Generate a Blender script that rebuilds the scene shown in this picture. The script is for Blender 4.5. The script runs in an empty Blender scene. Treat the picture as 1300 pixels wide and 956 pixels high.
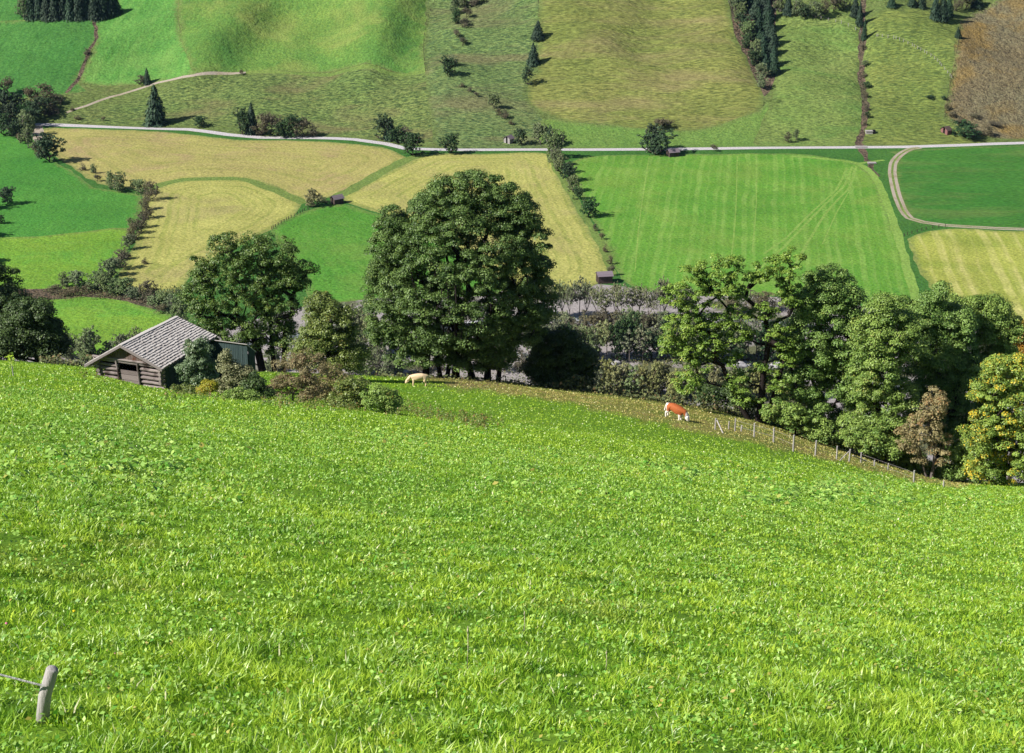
import bpy, bmesh, math, random
import numpy as np
from mathutils import Vector, Matrix
from mathutils.geometry import delaunay_2d_cdt

SC = bpy.context.scene
COL = SC.collection
RNG = np.random.default_rng(7)
random.seed(5)
F = 2400.0; CX = 650.0; CY = 478.0; PITCH = math.radians(20)
cp, sp = math.cos(PITCH), math.sin(PITCH)
FLOOR = -180.0
YE = 178.0      # where the near meadow breaks off into the drop

# ------------------------------------------------------------------ basics
def ray(x, y):
    a = (np.asarray(x, float)-CX)/F; b = (CY-np.asarray(y, float))/F
    return a, cp + b*sp, -sp + b*cp
def at_Y(x, y, Y):
    a, b, c = ray(x, y); t = Y/b
    return Vector((float(a*t), float(Y), float(c*t)))
def proj(X, Y, Z):
    d = Y*cp - Z*sp
    return CX + F*X/d, CY - F*(Y*sp + Z*cp)/d
def sn(X, Y, wl, seed):
    r = np.random.default_rng(seed); s = 0
    for i in range(5):
        a = r.uniform(0, 6.283); k = 6.283/(wl*r.uniform(.7, 1.4)); ph = r.uniform(0, 6.283)
        s = s + np.sin((X*math.cos(a)+Y*math.sin(a))*k + ph)
    return s/3.2

# ------------------------------------------------------------------ terrain
cxs = [-400, 0, 120, 200, 300, 380, 480, 560, 650, 750, 850, 950, 1050, 1160, 1300, 1700]
cys = [456, 464, 477, 497, 504, 511, 523, 531, 539, 550, 565, 582, 599, 619, 627, 640]
exs = [-400, 0, 120, 200, 340, 480, 560, 640, 700, 765, 850, 960, 1060, 1150, 1200, 1300, 1700]
eys = [452, 459, 468, 476, 474, 480, 482, 487, 495, 502, 514, 533, 568, 596, 611, 617, 628]
_xx = np.linspace(-400, 1700, 421)
def _sm(xs, ys):
    v = np.interp(_xx, xs, ys); k = np.hanning(17); k /= k.sum()
    p = np.concatenate([np.full(8, v[0]), v, np.full(8, v[-1])]); return np.convolve(p, k, 'valid')
_c, _e = _sm(cxs, cys), _sm(exs, eys)
def tpx(y): return np.tan(PITCH + np.arctan((y-CY)/F))
def near_z(X, Y):
    X = np.asarray(X, float); Y = np.asarray(Y, float)
    Ym = np.clip(Y, 18, YE); Xm = X*np.clip(Y, 0, YE)/np.maximum(Y, 1e-6)*1.0
    Xm = np.where(Y < 18, X, np.where(Y > YE, X*YE/np.maximum(Y, 1), X))
    t = np.full_like(Xm + Ym, .4)
    h = 2.0
    for _ in range(4):
        u = CX + F*Xm/(Ym*(cp + t*sp))
        tc = tpx(np.interp(u, _xx, _c)); te = tpx(np.interp(u, _xx, _e))
        s = tc - h/120.0
        w = np.clip((Ym-120)/(YE-120), 0, 1)
        w = w*w*(3-2*w)*.5 + w*.5
        t = np.where(Ym <= 120, s + h/Ym, tc + (te-tc)*w)
    s = np.where(Ym <= 120, s, t)
    z = np.where(Y < 18, -h - Y*s, -Ym*t)
    z = z + .06*sn(X, Y, 7, 3)*np.clip(1-Y/90, 0, 1) + .03*sn(X, Y, 2.2, 4)*np.clip(1-Y/40, 0, 1)
    over = np.maximum(Y-YE, 0)
    z = z - .78*over*over/(over+4.0)
    return z
_bx = np.array([-700, -100, 60, 200, 300, 400, 490, 560, 700, 1000, 1150, 1300, 2000], float)
_by = np.array([150, 157, 159, 162, 171, 173, 180, 187, 187, 184, 183, 178, 170], float)
_a, _b2, _c2 = ray(_bx, _by); _t = FLOOR/_c2
_BX, _BY = _a*_t, _b2*_t
creases = [((-118, 905), (-146, 838), 7, 6.5), ((-46, 915), (-60, 838), 6, 5.5), ((-150, 905), (-200, 860), 9, 3.5), ((-95,900),(-100,830),10,2.4), ((60,900),(48,850),6,1.8), ((150,900),(140,860),8,2.0)]
def far_z(X, Y):
    X = np.asarray(X, float); Y = np.asarray(Y, float)
    yb = np.interp(X, _BX, _BY); d = np.maximum(Y-yb, 0)
    z = FLOOR + .40*d*d/(d+22.0)
    am = np.clip(d/70, 0, 1)
    z = z + am*(2.6*sn(X, Y, 95, 11) + 1.0*sn(X, Y, 38, 12) + .28*sn(X, Y, 14, 13)) + .25*sn(X, Y, 60, 14)
    for (x0, y0), (x1, y1), w, A in creases:
        L = math.hypot(x1-x0, y1-y0); ux, uy = (x1-x0)/L, (y1-y0)/L
        al = (X-x0)*ux + (Y-y0)*uy; sd = -((X-x0)*uy - (Y-y0)*ux)*(-1)
        sd = -(X-x0)*uy + (Y-y0)*ux; sd = np.where(True, sd, sd)
        win = 1/(1+np.exp(-(al+10)/8))/(1+np.exp((al-L)/8))
        z = z - A*np.tanh(sd/w)*np.exp(-(sd/(w*5))**2)*win*am
    # ravines
    for (pts, w, A) in RAV:
        dd = np.full(np.broadcast(X, Y).shape, 1e9)
        for (a, b) in zip(pts[:-1], pts[1:]):
            dd = np.minimum(dd, segd(X, Y, a, b))
        z = z - A*np.exp(-(dd/w)**2)*am
    return z
def segd(X, Y, a, b):
    vx, vy = b[0]-a[0], b[1]-a[1]; L2 = vx*vx+vy*vy+1e-9
    t = np.clip(((X-a[0])*vx + (Y-a[1])*vy)/L2, 0, 1)
    return np.hypot(X-a[0]-t*vx, Y-a[1]-t*vy)
RAV = []
def _hit(fn, x, y, Y0, Y1, n=500):
    a, b, c = ray(x, y); Ys = np.linspace(Y0, Y1, n)
    d = (c/b)*Ys - fn(a/b*Ys, Ys); i = np.argmax(d < 0)
    if not (d < 0).any(): i = n-1
    lo, hi = Ys[max(i-1, 0)], Ys[i]
    for _ in range(14):
        m = (lo+hi)/2
        if float((c/b)*m - fn(np.array([a/b*m]), np.array([m]))[0]) < 0: hi = m
        else: lo = m
    return Vector((float(a/b*hi), float(hi), float(fn(np.array([a/b*hi]), np.array([hi]))[0])))
def far(x, y): return _hit(far_z, x, y, 330, 1500, 300)
def near(x, y): return _hit(near_z, x, y, 5, YE, 400)
_r1 = [far(x, y) for x, y in [(955, -40), (958, 30), (966, 80), (975, 118)]]
_r2 = [far(x, y) for x, y in [(1097, -40), (1095, 40), (1094, 90), (1100, 130), (1094, 178)]]
RAV = [([(p.x, p.y) for p in _r1], 9, 3.0), ([(p.x, p.y) for p in _r2], 3.0, 1.6)]

# ------------------------------------------------------------------ object helpers
def put(name, data=None, parent=None, loc=None):
    o = bpy.data.objects.new(name, data); COL.objects.link(o)
    if parent is not None: o.parent = parent
    if loc is not None: o.location = loc
    return o
def tag(o, label, cat, group=None, kind=None):
    if label: o['label'] = label
    if cat: o['category'] = cat
    if group: o['group'] = group
    if kind: o['kind'] = kind
    return o
def mesh_np(name, V, Q=None, T=None, mat=None, fattr=None, vattr=None, smooth=False):
    me = bpy.data.meshes.new(name)
    V = np.asarray(V, np.float32); nq = 0 if Q is None else len(Q); nt = 0 if T is None else len(T)
    me.vertices.add(len(V)); me.vertices.foreach_set('co', V.ravel())
    me.loops.add(nq*4+nt*3); me.polygons.add(nq+nt)
    L = []; st = []
    if nq: L.append(np.asarray(Q).ravel()); st.append(np.arange(nq)*4)
    if nt: L.append(np.asarray(T).ravel()); st.append(nq*4+np.arange(nt)*3)
    me.loops.foreach_set('vertex_index', np.concatenate(L).astype(np.int32))
    me.polygons.foreach_set('loop_start', np.concatenate(st).astype(np.int32))
    if smooth: me.polygons.foreach_set('use_smooth', np.ones(nq+nt, bool))
    for dom, at in (('FACE', fattr), ('POINT', vattr)):
        for k, v in (at or {}).items():
            a = me.attributes.new(k, 'FLOAT', dom); a.data.foreach_set('value', np.asarray(v, np.float32))
    me.update(calc_edges=True); me.validate()
    if mat: me.materials.append(mat)
    return me
class MB:
    """collects boxes / beams / tubes into one mesh"""
    def __init__(s): s.v = []; s.f = []; s.t = []
    def hexa(s, P, tint=None):
        n = len(s.v); s.v += [tuple(p) for p in P]
        for q in ((0,3,2,1),(4,5,6,7),(0,1,5,4),(1,2,6,5),(2,3,7,6),(3,0,4,7)): s.f.append(tuple(n+i for i in q))
        s.t += [random.random() if tint is None else tint]*6
    def box(s, x0, x1, y0, y1, z0, z1, tint=None):
        s.hexa([(x0,y0,z0),(x1,y0,z0),(x1,y1,z0),(x0,y1,z0),(x0,y0,z1),(x1,y0,z1),(x1,y1,z1),(x0,y1,z1)], tint)
    def tube(s, pts, rad, n=8, cap=True, tint=None):
        pts = [Vector(p) for p in pts]; tn = random.random() if tint is None else tint
        if not hasattr(rad, '__len__'): rad = [rad]*len(pts)
        base = len(s.v); prev = None
        for i, p in enumerate(pts):
            d = (pts[min(i+1, len(pts)-1)] - pts[max(i-1, 0)]).normalized()
            ref = Vector((0,0,1)) if abs(d.z) < .9 else Vector((1,0,0))
            a = d.cross(ref).normalized(); b = d.cross(a)
            for k in range(n):
                w = 6.28318*k/n; s.v.append(tuple(p + (a*math.cos(w)+b*math.sin(w))*rad[i]))
        for i in range(len(pts)-1):
            for k in range(n):
                s.f.append((base+i*n+k, base+i*n+(k+1) % n, base+(i+1)*n+(k+1) % n, base+(i+1)*n+k)); s.t.append(tn)
        if cap:
            s.f.append(tuple(base+k for k in range(n))[::-1]); s.f.append(tuple(base+(len(pts)-1)*n+k for k in range(n))); s.t += [tn, tn]
    def mesh(s, name, mat, smooth=False):
        me = bpy.data.meshes.new(name); me.from_pydata(s.v, [], s.f)
        a = me.attributes.new('tint', 'FLOAT', 'FACE'); a.data.foreach_set('value', np.array(s.t, np.float32))
        me.materials.append(mat)
        if smooth: me.polygons.foreach_set('use_smooth', np.ones(len(me.polygons), bool))
        me.update(); return me
    def build(s, name, mat, parent=None, smooth=False): return put(name, s.mesh(name, mat, smooth), parent)

# ------------------------------------------------------------------ materials
def lin(c):
    return tuple(((v/255)/12.92 if v/255 <= .04045 else ((v/255+.055)/1.055)**2.4) for v in c)
ALB = 0.62
def A(c, k=None): k = ALB if k is None else k; return tuple(min(v*k, .85) for v in lin(c)) + (1,)
class NT:
    def __init__(s, name):
        s.m = bpy.data.materials.new(name); s.m.use_nodes = True; s.t = s.m.node_tree; s.t.nodes.clear()
        s.out = s.t.nodes.new('ShaderNodeOutputMaterial')
    def n(s, typ, **kw):
        nd = s.t.nodes.new('ShaderNode'+typ)
        for k, v in kw.items():
            if k.startswith('i_'):
                nm = k[2:]; key = int(nm) if nm.isdigit() else nm.replace('_', ' ')
                s.set(nd.inputs[key], v)
            else: setattr(nd, k, v)
        return nd
    def set(s, inp, v):
        if hasattr(v, 'is_output') or isinstance(v, bpy.types.NodeSocket): s.t.links.new(v, inp)
        else: inp.default_value = v
    def math(s, op, a, b=0.0, c=None, clamp=False):
        nd = s.n('Math', operation=op, use_clamp=clamp); s.set(nd.inputs[0], a); s.set(nd.inputs[1], b)
        if c is not None: s.set(nd.inputs[2], c)
        return nd.outputs[0]
    def mix(s, f, a, b, bt='MIX'):
        nd = s.n('Mix', data_type='RGBA', blend_type=bt); s.set(nd.inputs[0], f); s.set(nd.inputs[6], a); s.set(nd.inputs[7], b)
        return nd.outputs[2]
    def rng(s, v, a, b, c=0.0, d=1.0):
        nd = s.n('MapRange', clamp=True); 
        for i, q in enumerate((v, a, b, c, d)): s.set(nd.inputs[i], q)
        return nd.outputs[0]
    def noise(s, vec, scale, detail=3, rough=.55, dist=0.0):
        nd = s.n('TexNoise'); s.set(nd.inputs['Vector'], vec); nd.inputs['Scale'].default_value = scale
        nd.inputs['Detail'].default_value = detail; nd.inputs['Roughness'].default_value = rough; nd.inputs['Distortion'].default_value = dist
        return nd.outputs[0]
    def pos(s, sc=(1,1,1), rot=(0,0,0), obj=False):
        g = s.n('TexCoord').outputs['Object'] if obj else s.n('NewGeometry').outputs['Position']
        mp = s.n('Mapping'); s.set(mp.inputs[0], g); mp.inputs['Scale'].default_value = sc; mp.inputs['Rotation'].default_value = rot
        return mp.outputs[0]
    def attr(s, name): return s.n('Attribute', attribute_name=name).outputs['Fac']
    def pbr(s, col, rough=.9, bump=None, bs=.5, bd=.1, spec=.2):
        p = s.n('BsdfPrincipled'); s.set(p.inputs['Base Color'], col); s.set(p.inputs['Roughness'], rough); p.inputs['Specular IOR Level'].default_value = spec
        if bump is not None:
            b = s.n('Bump'); b.inputs['Strength'].default_value = bs; b.inputs['Distance'].default_value = bd
            s.set(b.inputs['Height'], bump); s.t.links.new(b.outputs[0], p.inputs['Normal'])
        s.t.links.new(p.outputs[0], s.out.inputs[0]); return s.m
def field_mat(name, c1, c2, c3, stripe=None, tuft=1.0, bumpd=.35, aniso=(1,1,1), fine=.35, k=None, patch=None, border=True):
    """c1/c2 large drifts, c3 fine mottling; stripe=(mode, spacing_m, strength, colour[, angle])"""
    m = NT(name); P = m.pos(); Pa = m.pos(aniso)
    big = m.rng(m.noise(P, .018, 4, .6), .38, .62); med = m.rng(m.noise(Pa, .09, 4, .6, .3), .35, .65)
    fin = m.noise(Pa, .75*tuft, 3, .7)
    col = m.mix(m.math('ADD', m.math('MULTIPLY', big, .6), m.math('MULTIPLY', med, .4)), A(c1, k), A(c2, k))
    col = m.mix(m.math('MULTIPLY', m.rng(fin, .42, .72), fine*1.6, clamp=True), col, A(c3, k))
    if patch: col = m.mix(m.math('MULTIPLY', m.rng(m.noise(Pa, .035, 3, .65, .4), .5, .66), .8), col, A(patch, k))
    if stripe:
        mode, w, st, sc = stripe[:4]
        if mode == 'edge': crd = m.attr('edge')
        else:
            sx = m.n('SeparateXYZ'); m.set(sx.inputs[0], m.pos((1,1,1), (0,0,stripe[4]))); crd = sx.outputs[0]
        crd = m.math('ADD', crd, m.math('MULTIPLY', m.noise(P, .03, 2), w*.9))
        ph = m.math('MULTIPLY', crd, 6.2832/w)
        s1 = m.math('SINE', ph); s2 = m.math('SINE', m.math('MULTIPLY', ph, .37)); s3 = m.math('SINE', m.math('MULTIPLY', ph, 2.63))
        sm = m.math('ADD', m.math('ADD', s1, m.math('MULTIPLY', s2, .7)), m.math('MULTIPLY', s3, .35))
        brk = m.rng(m.noise(P, .06, 3, .6), .35, .62, .25, 1.0)
        f = m.math('MULTIPLY', m.math('MULTIPLY', m.rng(sm, -.3, 1.3), brk), st)
        col = m.mix(f, col, A(sc, k))
    eb = m.math('ADD', m.attr('edge'), m.math('MULTIPLY', m.math('SUBTRACT', m.noise(P, .35, 4, .75), .5), 9.0))
    if border: col = m.mix(m.rng(eb, .2, 2.6, .75, 0), col, m.mix(m.rng(fin, .35, .65), A((96,122,60), k), A((142,156,92), k)))
    vv = m.math('MULTIPLY', m.rng(m.noise(Pa, 1.1, 2, .6), .3, .7, 1-.35*fine-.1, 1.15+.25*fine), m.rng(m.noise(P, .05, 3, .6), .3, .7, .9, 1.1))
    hs = m.n('HueSaturation'); m.set(hs.inputs['Value'], vv); m.set(hs.inputs['Color'], col); col = hs.outputs[0]
    h = m.math('ADD', fin, m.math('MULTIPLY', m.noise(Pa, .25, 3), 1.6))
    return m.pbr(col, .95, h, .8, bumpd, .1)
def leaf_mat(name, c1, c2, c3=None, f3=0.0, trans=.3, k=.8, rough=.5, objrand=0.0):
    m = NT(name); t = m.attr('tint')
    col = m.mix(t, A(c1, k), A(c2, k))
    if c3: col = m.mix(m.rng(m.attr('warm'), 1-f3-.08, 1-f3+.08), col, A(c3, k))
    if objrand:
        r = m.n('ObjectInfo').outputs['Random']
        hs = m.n('HueSaturation'); m.set(hs.inputs['Hue'], m.rng(r, 0, 1, .5-.03*objrand, .5+.025*objrand)); m.set(hs.inputs['Saturation'], m.rng(m.math('FRACT', m.math('MULTIPLY', r, 7.3)), 0, 1, 1-.35*objrand, 1.1))
        m.set(hs.inputs['Value'], m.rng(m.math('FRACT', m.math('MULTIPLY', r, 13.7)), 0, 1, 1-.35*objrand, 1+.3*objrand)); m.set(hs.inputs['Color'], col); col = hs.outputs[0]
    p = m.n('BsdfPrincipled'); m.set(p.inputs['Base Color'], col); p.inputs['Roughness'].default_value = rough; p.inputs['Specular IOR Level'].default_value = .35
    tr = m.n('BsdfTranslucent'); m.set(tr.inputs[0], m.mix(.35, col, (.25,.45,.03,1)) if trans > .2 else col)
    mx = m.n('MixShader'); mx.inputs[0].default_value = trans
    m.t.links.new(p.outputs[0], mx.inputs[1]); m.t.links.new(tr.outputs[0], mx.inputs[2]); m.t.links.new(mx.outputs[0], m.out.inputs[0])
    return m.m
def bark_mat(name, c1, c2):
    m = NT(name); P = m.pos((3,3,.6), obj=True); f = m.noise(P, 3, 5, .7)
    return m.pbr(m.mix(m.rng(f, .35, .65), A(c1), A(c2)), .95, f, .7, .05)
def wood_mat(name, c1, c2, axis=(1,1,1), c3=None):
    m = NT(name); P = m.pos(axis, obj=True); f = m.noise(P, 5, 6, .7); t = m.attr('tint')
    col = m.mix(m.math('ADD', m.math('MULTIPLY', m.rng(f, .3, .7), .55), m.math('MULTIPLY', t, .45)), A(c1), A(c2))
    if c3: col = m.mix(m.rng(m.noise(m.pos(obj=True), .8, 3, .6), .5, .62), col, A(c3))
    return m.pbr(col, .85, f, .6, .03)
def plain_mat(name, c, c2=None, scale=2, rough=.9, k=None, obj=True):
    m = NT(name); f = m.noise(m.pos(obj=obj), scale, 4, .65)
    return m.pbr(m.mix(m.rng(f, .35, .65), A(c, k), A(c2 or c, k)), rough, f, .5, .05)

M_BARK = bark_mat('bark', (60,52,46), (96,84,74))
M_BARK_D = bark_mat('dark_bark', (38,33,32), (64,55,52))
M_BARK_G = bark_mat('grey_bark', (110,100,98), (145,135,130))

# ------------------------------------------------------------------ FIELDS (far valley and hillside)
def smooth(pts, closed, step):
    P = [(p.x, p.y) for p in pts]; n = len(P); out = []
    for i in range(n if closed else n-1):
        p0, p1, p2, p3 = (P[(i-1) % n], P[i], P[(i+1) % n], P[(i+2) % n]) if closed else (P[max(i-1,0)], P[i], P[i+1], P[min(i+2,n-1)])
        L = math.hypot(p2[0]-p1[0], p2[1]-p1[1]); k = max(1, int(L/step))
        for j in range(k):
            t = j/k; q = []
            for d in (0, 1):
                q.append(.5*((2*p1[d]) + (-p0[d]+p2[d])*t*TEN + (2*p0[d]*TEN-(6-TEN)*p1[d]+(6-2*TEN)*p2[d]-p3[d]*TEN)*t*t + (-p0[d]*TEN+(4-TEN)*p1[d]-(4-TEN)*p2[d]+p3[d]*TEN)*t*t*t))
            out.append(tuple(q))
    if not closed: out.append(P[-1])
    return out
TEN = .7
def poly(px, step=6, jit=.8):
    q = smooth([far(x, y) for x, y in px], True, step)
    return [(x+random.uniform(-jit, jit), y+random.uniform(-jit, jit)) for x, y in q]
def ribbon(px, w, step=5, jit=.12, off=0.0):
    q = np.array(smooth([far(x, y) for x, y in px], False, step))
    d = np.gradient(q, axis=0); d /= np.hypot(d[:,0], d[:,1])[:,None]+1e-9; nrm = np.stack([-d[:,1], d[:,0]], 1)
    a = q+nrm*(off+w/2*(1+np.random.default_rng(1).uniform(-jit, jit, len(q)))[:,None]); b = q+nrm*(off-w/2*(1+np.random.default_rng(2).uniform(-jit, jit, len(q)))[:,None])
    return [tuple(v) for v in a]+[tuple(v) for v in b[::-1]]

G1 = field_mat('green_pasture', (78,136,62), (96,148,72), (58,112,52), ('dir', 3.2, .45, (60,112,56), math.radians(8)), tuft=.8, bumpd=.6, fine=.5, aniso=(.9,1.1,1))  # darker stripes put terrace shading into the colour
G2 = field_mat('fresh_green_pasture', (92,152,68), (120,172,82), (74,132,64), ('dir', 6, .35, (132,176,90), math.radians(12)), bumpd=.6, fine=.5, patch=(124,166,84))
G3 = field_mat('sunny_pasture', (94,144,66), (132,160,76), (78,122,60), bumpd=.7, fine=.5, patch=(142,160,84))
ROUGH = field_mat('rough_pasture', (128,156,84), (150,162,94), (80,104,62), fine=.95, bumpd=1.8, aniso=(.55,1.4,1), patch=(142,134,94))
ROUGH2 = field_mat('tussocky_pasture', (130,158,90), (146,162,100), (84,112,72), fine=.95, bumpd=2.0, aniso=(.5,1.5,1), patch=(140,138,98))
OLIVE = field_mat('mown_olive_slope', (140,154,80), (164,166,92), (102,114,62), fine=.8, bumpd=1.2, aniso=(.4,1.5,1), patch=(160,150,102))
OLIVE2 = field_mat('green_olive_slope', (134,160,82), (158,174,98), (98,122,68), fine=.75, bumpd=1.2, aniso=(.6,1.4,1), patch=(114,152,76))
OLIVE3 = field_mat('yellow_green_slope', (134,156,78), (160,170,90), (94,116,64), fine=.85, bumpd=1.4, aniso=(.45,1.5,1))
BROWN = field_mat('brown_heath', (146,132,98), (138,134,104), (104,92,74), fine=.7, bumpd=1.6, patch=(158,132,76))
STRIP = field_mat('lower_green_slope', (112,152,72), (136,162,82), (88,126,62), fine=.5, bumpd=.6)
HAY = field_mat('hay_stubble', (182,176,104), (196,188,114), (160,152,100), ('edge', 5.2, .55, (154,160,84)), fine=.5, bumpd=.35, patch=(184,164,118))
HAY2 = field_mat('hay_stubble_curved', (188,186,104), (204,200,118), (156,162,90), ('edge', 3.4, .7, (148,160,78)), fine=.55, bumpd=.35, patch=(180,172,112))
HAY3 = field_mat('hay_stubble_green', (166,178,82), (186,190,94), (144,154,72), ('dir', 5.5, .7, (222,214,140), math.radians(5.4)), fine=.45, bumpd=.35, patch=(150,166,72))
GR_L = field_mat('left_green', (78,148,60), (98,158,66), (64,128,52), fine=.5, bumpd=.45)
GR_L2 = field_mat('left_lime_green', (118,168,58), (142,176,64), (98,150,56), ('edge', 4.5, .3, (150,182,80)), fine=.5, bumpd=.5, patch=(104,166,64))
GR_C = field_mat('centre_green', (88,152,54), (108,164,64), (70,130,48), ('edge', 4.0, .3, (124,168,78)), fine=.55, bumpd=.45, patch=(116,158,68))
GR_R = field_mat('mown_green', (100,160,58), (124,170,66), (86,142,54), ('dir', 3.6, .6, (150,186,92), math.radians(7.3)), fine=.45, bumpd=.35, patch=(130,166,72))
GR_RM = field_mat('field_margin', (70,124,54), (88,134,60), (56,102,48), fine=.5, bumpd=.5, border=False)
GR_D = field_mat('dark_green_right', (72,136,54), (88,142,60), (54,108,46), fine=.6, bumpd=.5, patch=(104,136,68), aniso=(.5,1.4,1))
HEAD = field_mat('grass_headland', (122,148,76), (138,158,82), (96,124,62), fine=.5, bumpd=.4, border=False)
LITE = field_mat('pale_grass_track', (140,176,82), (154,184,94), (116,162,68), fine=.5, bumpd=.3, border=False)
BANK = field_mat('brown_bank', (126,108,92), (146,126,106), (76,68,60), fine=.95, bumpd=1.6, patch=(100,98,76), border=False)
def gravel_mat(name, c1, c2, c3):
    m = NT(name); P = m.pos(); f = m.noise(P, 1.3, 5, .75); g = m.rng(m.noise(P, .07, 4, .6), .5, .62)
    col = m.mix(m.rng(f, .3, .7), A(c1), A(c2)); col = m.mix(g, col, A(c3))
    return m.pbr(col, .95, f, .9, .5)
GRAVEL = gravel_mat('river_gravel', (160,152,152), (206,198,198), (112,116,84))
ROADM = gravel_mat('pale_road', (214,208,214), (236,230,234), (224,218,222))
TRACKM = gravel_mat('gravel_track', (188,174,160), (208,194,178), (178,166,140))
def water_mat():
    m = NT('river_water'); P = m.pos(); f = m.noise(P, 1.2, 4, .7)
    col = m.mix(m.rng(m.noise(P, .25, 4, .7), .52, .62), A((110,114,120)), A((216,216,220), 1.0))
    return m.pbr(col, .18, f, .6, .15, .5)
WATER = water_mat()

FIELDS = []   # name, label, category, material, polygon
def fld(name, label, mat, pg): FIELDS.append((name, label, mat, pg))
fld('hill', 'rough grassy mountainside rising behind the valley road', ROUGH, poly([(-700,165),(2000,165),(2000,-330),(-700,-330)], 30, 0))
fld('valley_floor', 'flat green valley floor', GR_RM, poly([(-700,156),(60,159),(200,163),(300,173),(400,175),(490,182),(560,189),(1150,186),(1300,180),(2000,170),(2000,700),(-700,700)], 14, 0))
fld('riverbed', 'pale gravel riverbed winding below the tree line', GRAVEL, poly([(-500,446),(60,450),(150,448),(230,432),(400,386),(470,379),(640,369),(700,364),(760,360),(800,364),(860,374),(1000,376),(1190,402),(1700,450),(1700,620),(-500,620)], 8, 1.2))
fld('hay_field', 'yellow mown hay field below the road, left part', HAY, poly([(58,163),(200,167),(300,177),(400,179),(485,187),(516,201),(480,224),(430,247),(385,257),(330,230),(240,227),(185,241),(125,233),(85,208),(60,190)]))
fld('hay_field', 'striped yellow hay field tapering toward the river at left', HAY2, poly([(186,243),(240,228),(330,230),(385,258),(345,291),(290,318),(240,350),(228,372),(150,366),(152,345),(178,290),(183,255)]))
fld('hay_field', 'yellow hay field with curved mowing lines behind the big tree', HAY2, poly([(432,250),(480,224),(540,197),(620,195),(697,195),(715,235),(745,287),(769,325),(776,346),(755,364),(720,370),(640,370),(560,300),(500,276),(455,263)]))
fld('meadow_field', 'bright green field around the left hut', GR_C, poly([(345,291),(385,269),(425,258),(445,261),(500,278),(560,302),(640,370),(470,379),(400,386),(380,345)]))
fld('left_field', 'saturated green field at the left edge', GR_L, poly([(-500,130),(0,163),(25,170),(60,198),(85,213),(120,238),(178,248),(174,285),(150,345),(120,365),(70,370),(-500,350)]))
fld('left_lime_field', 'lighter green lower part of the left field', GR_L2, poly([(-500,304),(0,302),(60,299),(110,294),(168,290),(150,345),(120,365),(70,371),(-500,352)]))
fld('lower_field', 'small green field behind the barn roof', GR_L2, poly([(-500,384),(60,380),(100,374),(150,379),(213,399),(236,422),(150,449),(60,452),(-500,450)]))
fld('earth_bank', 'brown scrubby bank between the two left fields', BANK, poly([(-200,362),(60,367),(100,367),(150,371),(217,391),(222,399),(150,381),(100,376),(60,381),(-200,372)], 4, .8))
fld('field_margin', 'darker grass margin around the large green field', GR_RM, poly([(707,193),(880,193),(1095,191),(1134,196),(1147,262),(1160,290),(1190,392),(1000,378),(860,374),(800,365),(790,357),(770,320),(745,272),(720,225)]))
fld('green_field', 'large green field with mowing lines beyond the right trees', GR_R, poly([(724,212),(735,202),(770,197),(1000,195),(1085,207),(1112,230),(1132,280),(1160,385),(1000,376),(860,373),(800,364),(790,354),(768,310),(745,262)]))
fld('dark_green_field', 'dark green field right of the gravel track', GR_D, poly([(1142,198),(1165,190),(1700,176),(1700,292),(1300,290),(1172,284),(1150,268),(1136,235)]))
fld('yellow_field', 'pale striped yellow field at the right edge', HAY3, poly([(1153,303),(1200,291),(1300,293),(1700,296),(1700,480),(1300,418),(1190,372),(1165,335)]))
# hillside
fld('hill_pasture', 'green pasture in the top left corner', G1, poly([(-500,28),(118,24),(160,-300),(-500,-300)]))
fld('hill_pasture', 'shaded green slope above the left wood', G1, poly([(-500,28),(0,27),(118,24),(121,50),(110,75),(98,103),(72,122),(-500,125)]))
fld('hill_pasture', 'bright green slope right of the brown stream', G2, poly([(121,24),(160,-300),(235,-300),(227,0),(230,50),(250,92),(200,104),(104,106),(114,75),(124,48)]))
fld('hill_pasture', 'wide sunny pasture with shaded folds at the top', G3, poly([(228,-300),(575,-300),(553,0),(541,45),(537,70),(540,90),(420,91),(300,93),(250,93),(232,55),(226,0)]))
fld('hill_pasture', 'rough pasture between the farm path and the road', ROUGH, poly([(75,158),(85,142),(250,96),(300,94),(540,92),(600,187),(560,186),(490,179),(400,171),(240,160)]))
fld('hill_pasture', 'tussocky grass gully in the middle of the hillside', ROUGH2, poly([(560,-300),(690,-300),(684,60),(672,95),(672,130),(700,160),(706,187),(560,187),(540,92),(540,40)]))
fld('hill_pasture', 'large olive mown slope in the upper middle', OLIVE, poly([(688,-300),(900,-300),(925,5),(945,70),(971,122),(962,142),(880,166),(780,160),(705,150),(673,130),(672,92),(685,60)]))
fld('hill_pasture', 'green foot of the slope above the road', STRIP, poly([(690,152),(780,160),(880,165),(962,140),(975,128),(1005,186),(706,188)]))
fld('hill_pasture', 'olive green pasture between the two ravines', OLIVE2, poly([(980,20),(1030,12),(1075,10),(1096,25),(1092,90),(1099,130),(1092,184),(960,184),(978,130),(984,70)]))
fld('hill_pasture', 'yellow green pasture right of the narrow ravine', OLIVE3, poly([(1101,25),(1150,10),(1218,25),(1208,100),(1200,150),(1260,183),(1098,184),(1103,130),(1097,90)]))
fld('hill_pasture', 'brown heath slope in the top right corner', BROWN, poly([(1222,25),(1300,-20),(1700,-120),(1700,172),(1300,177),(1250,172),(1201,150),(1206,105)]))
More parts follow.
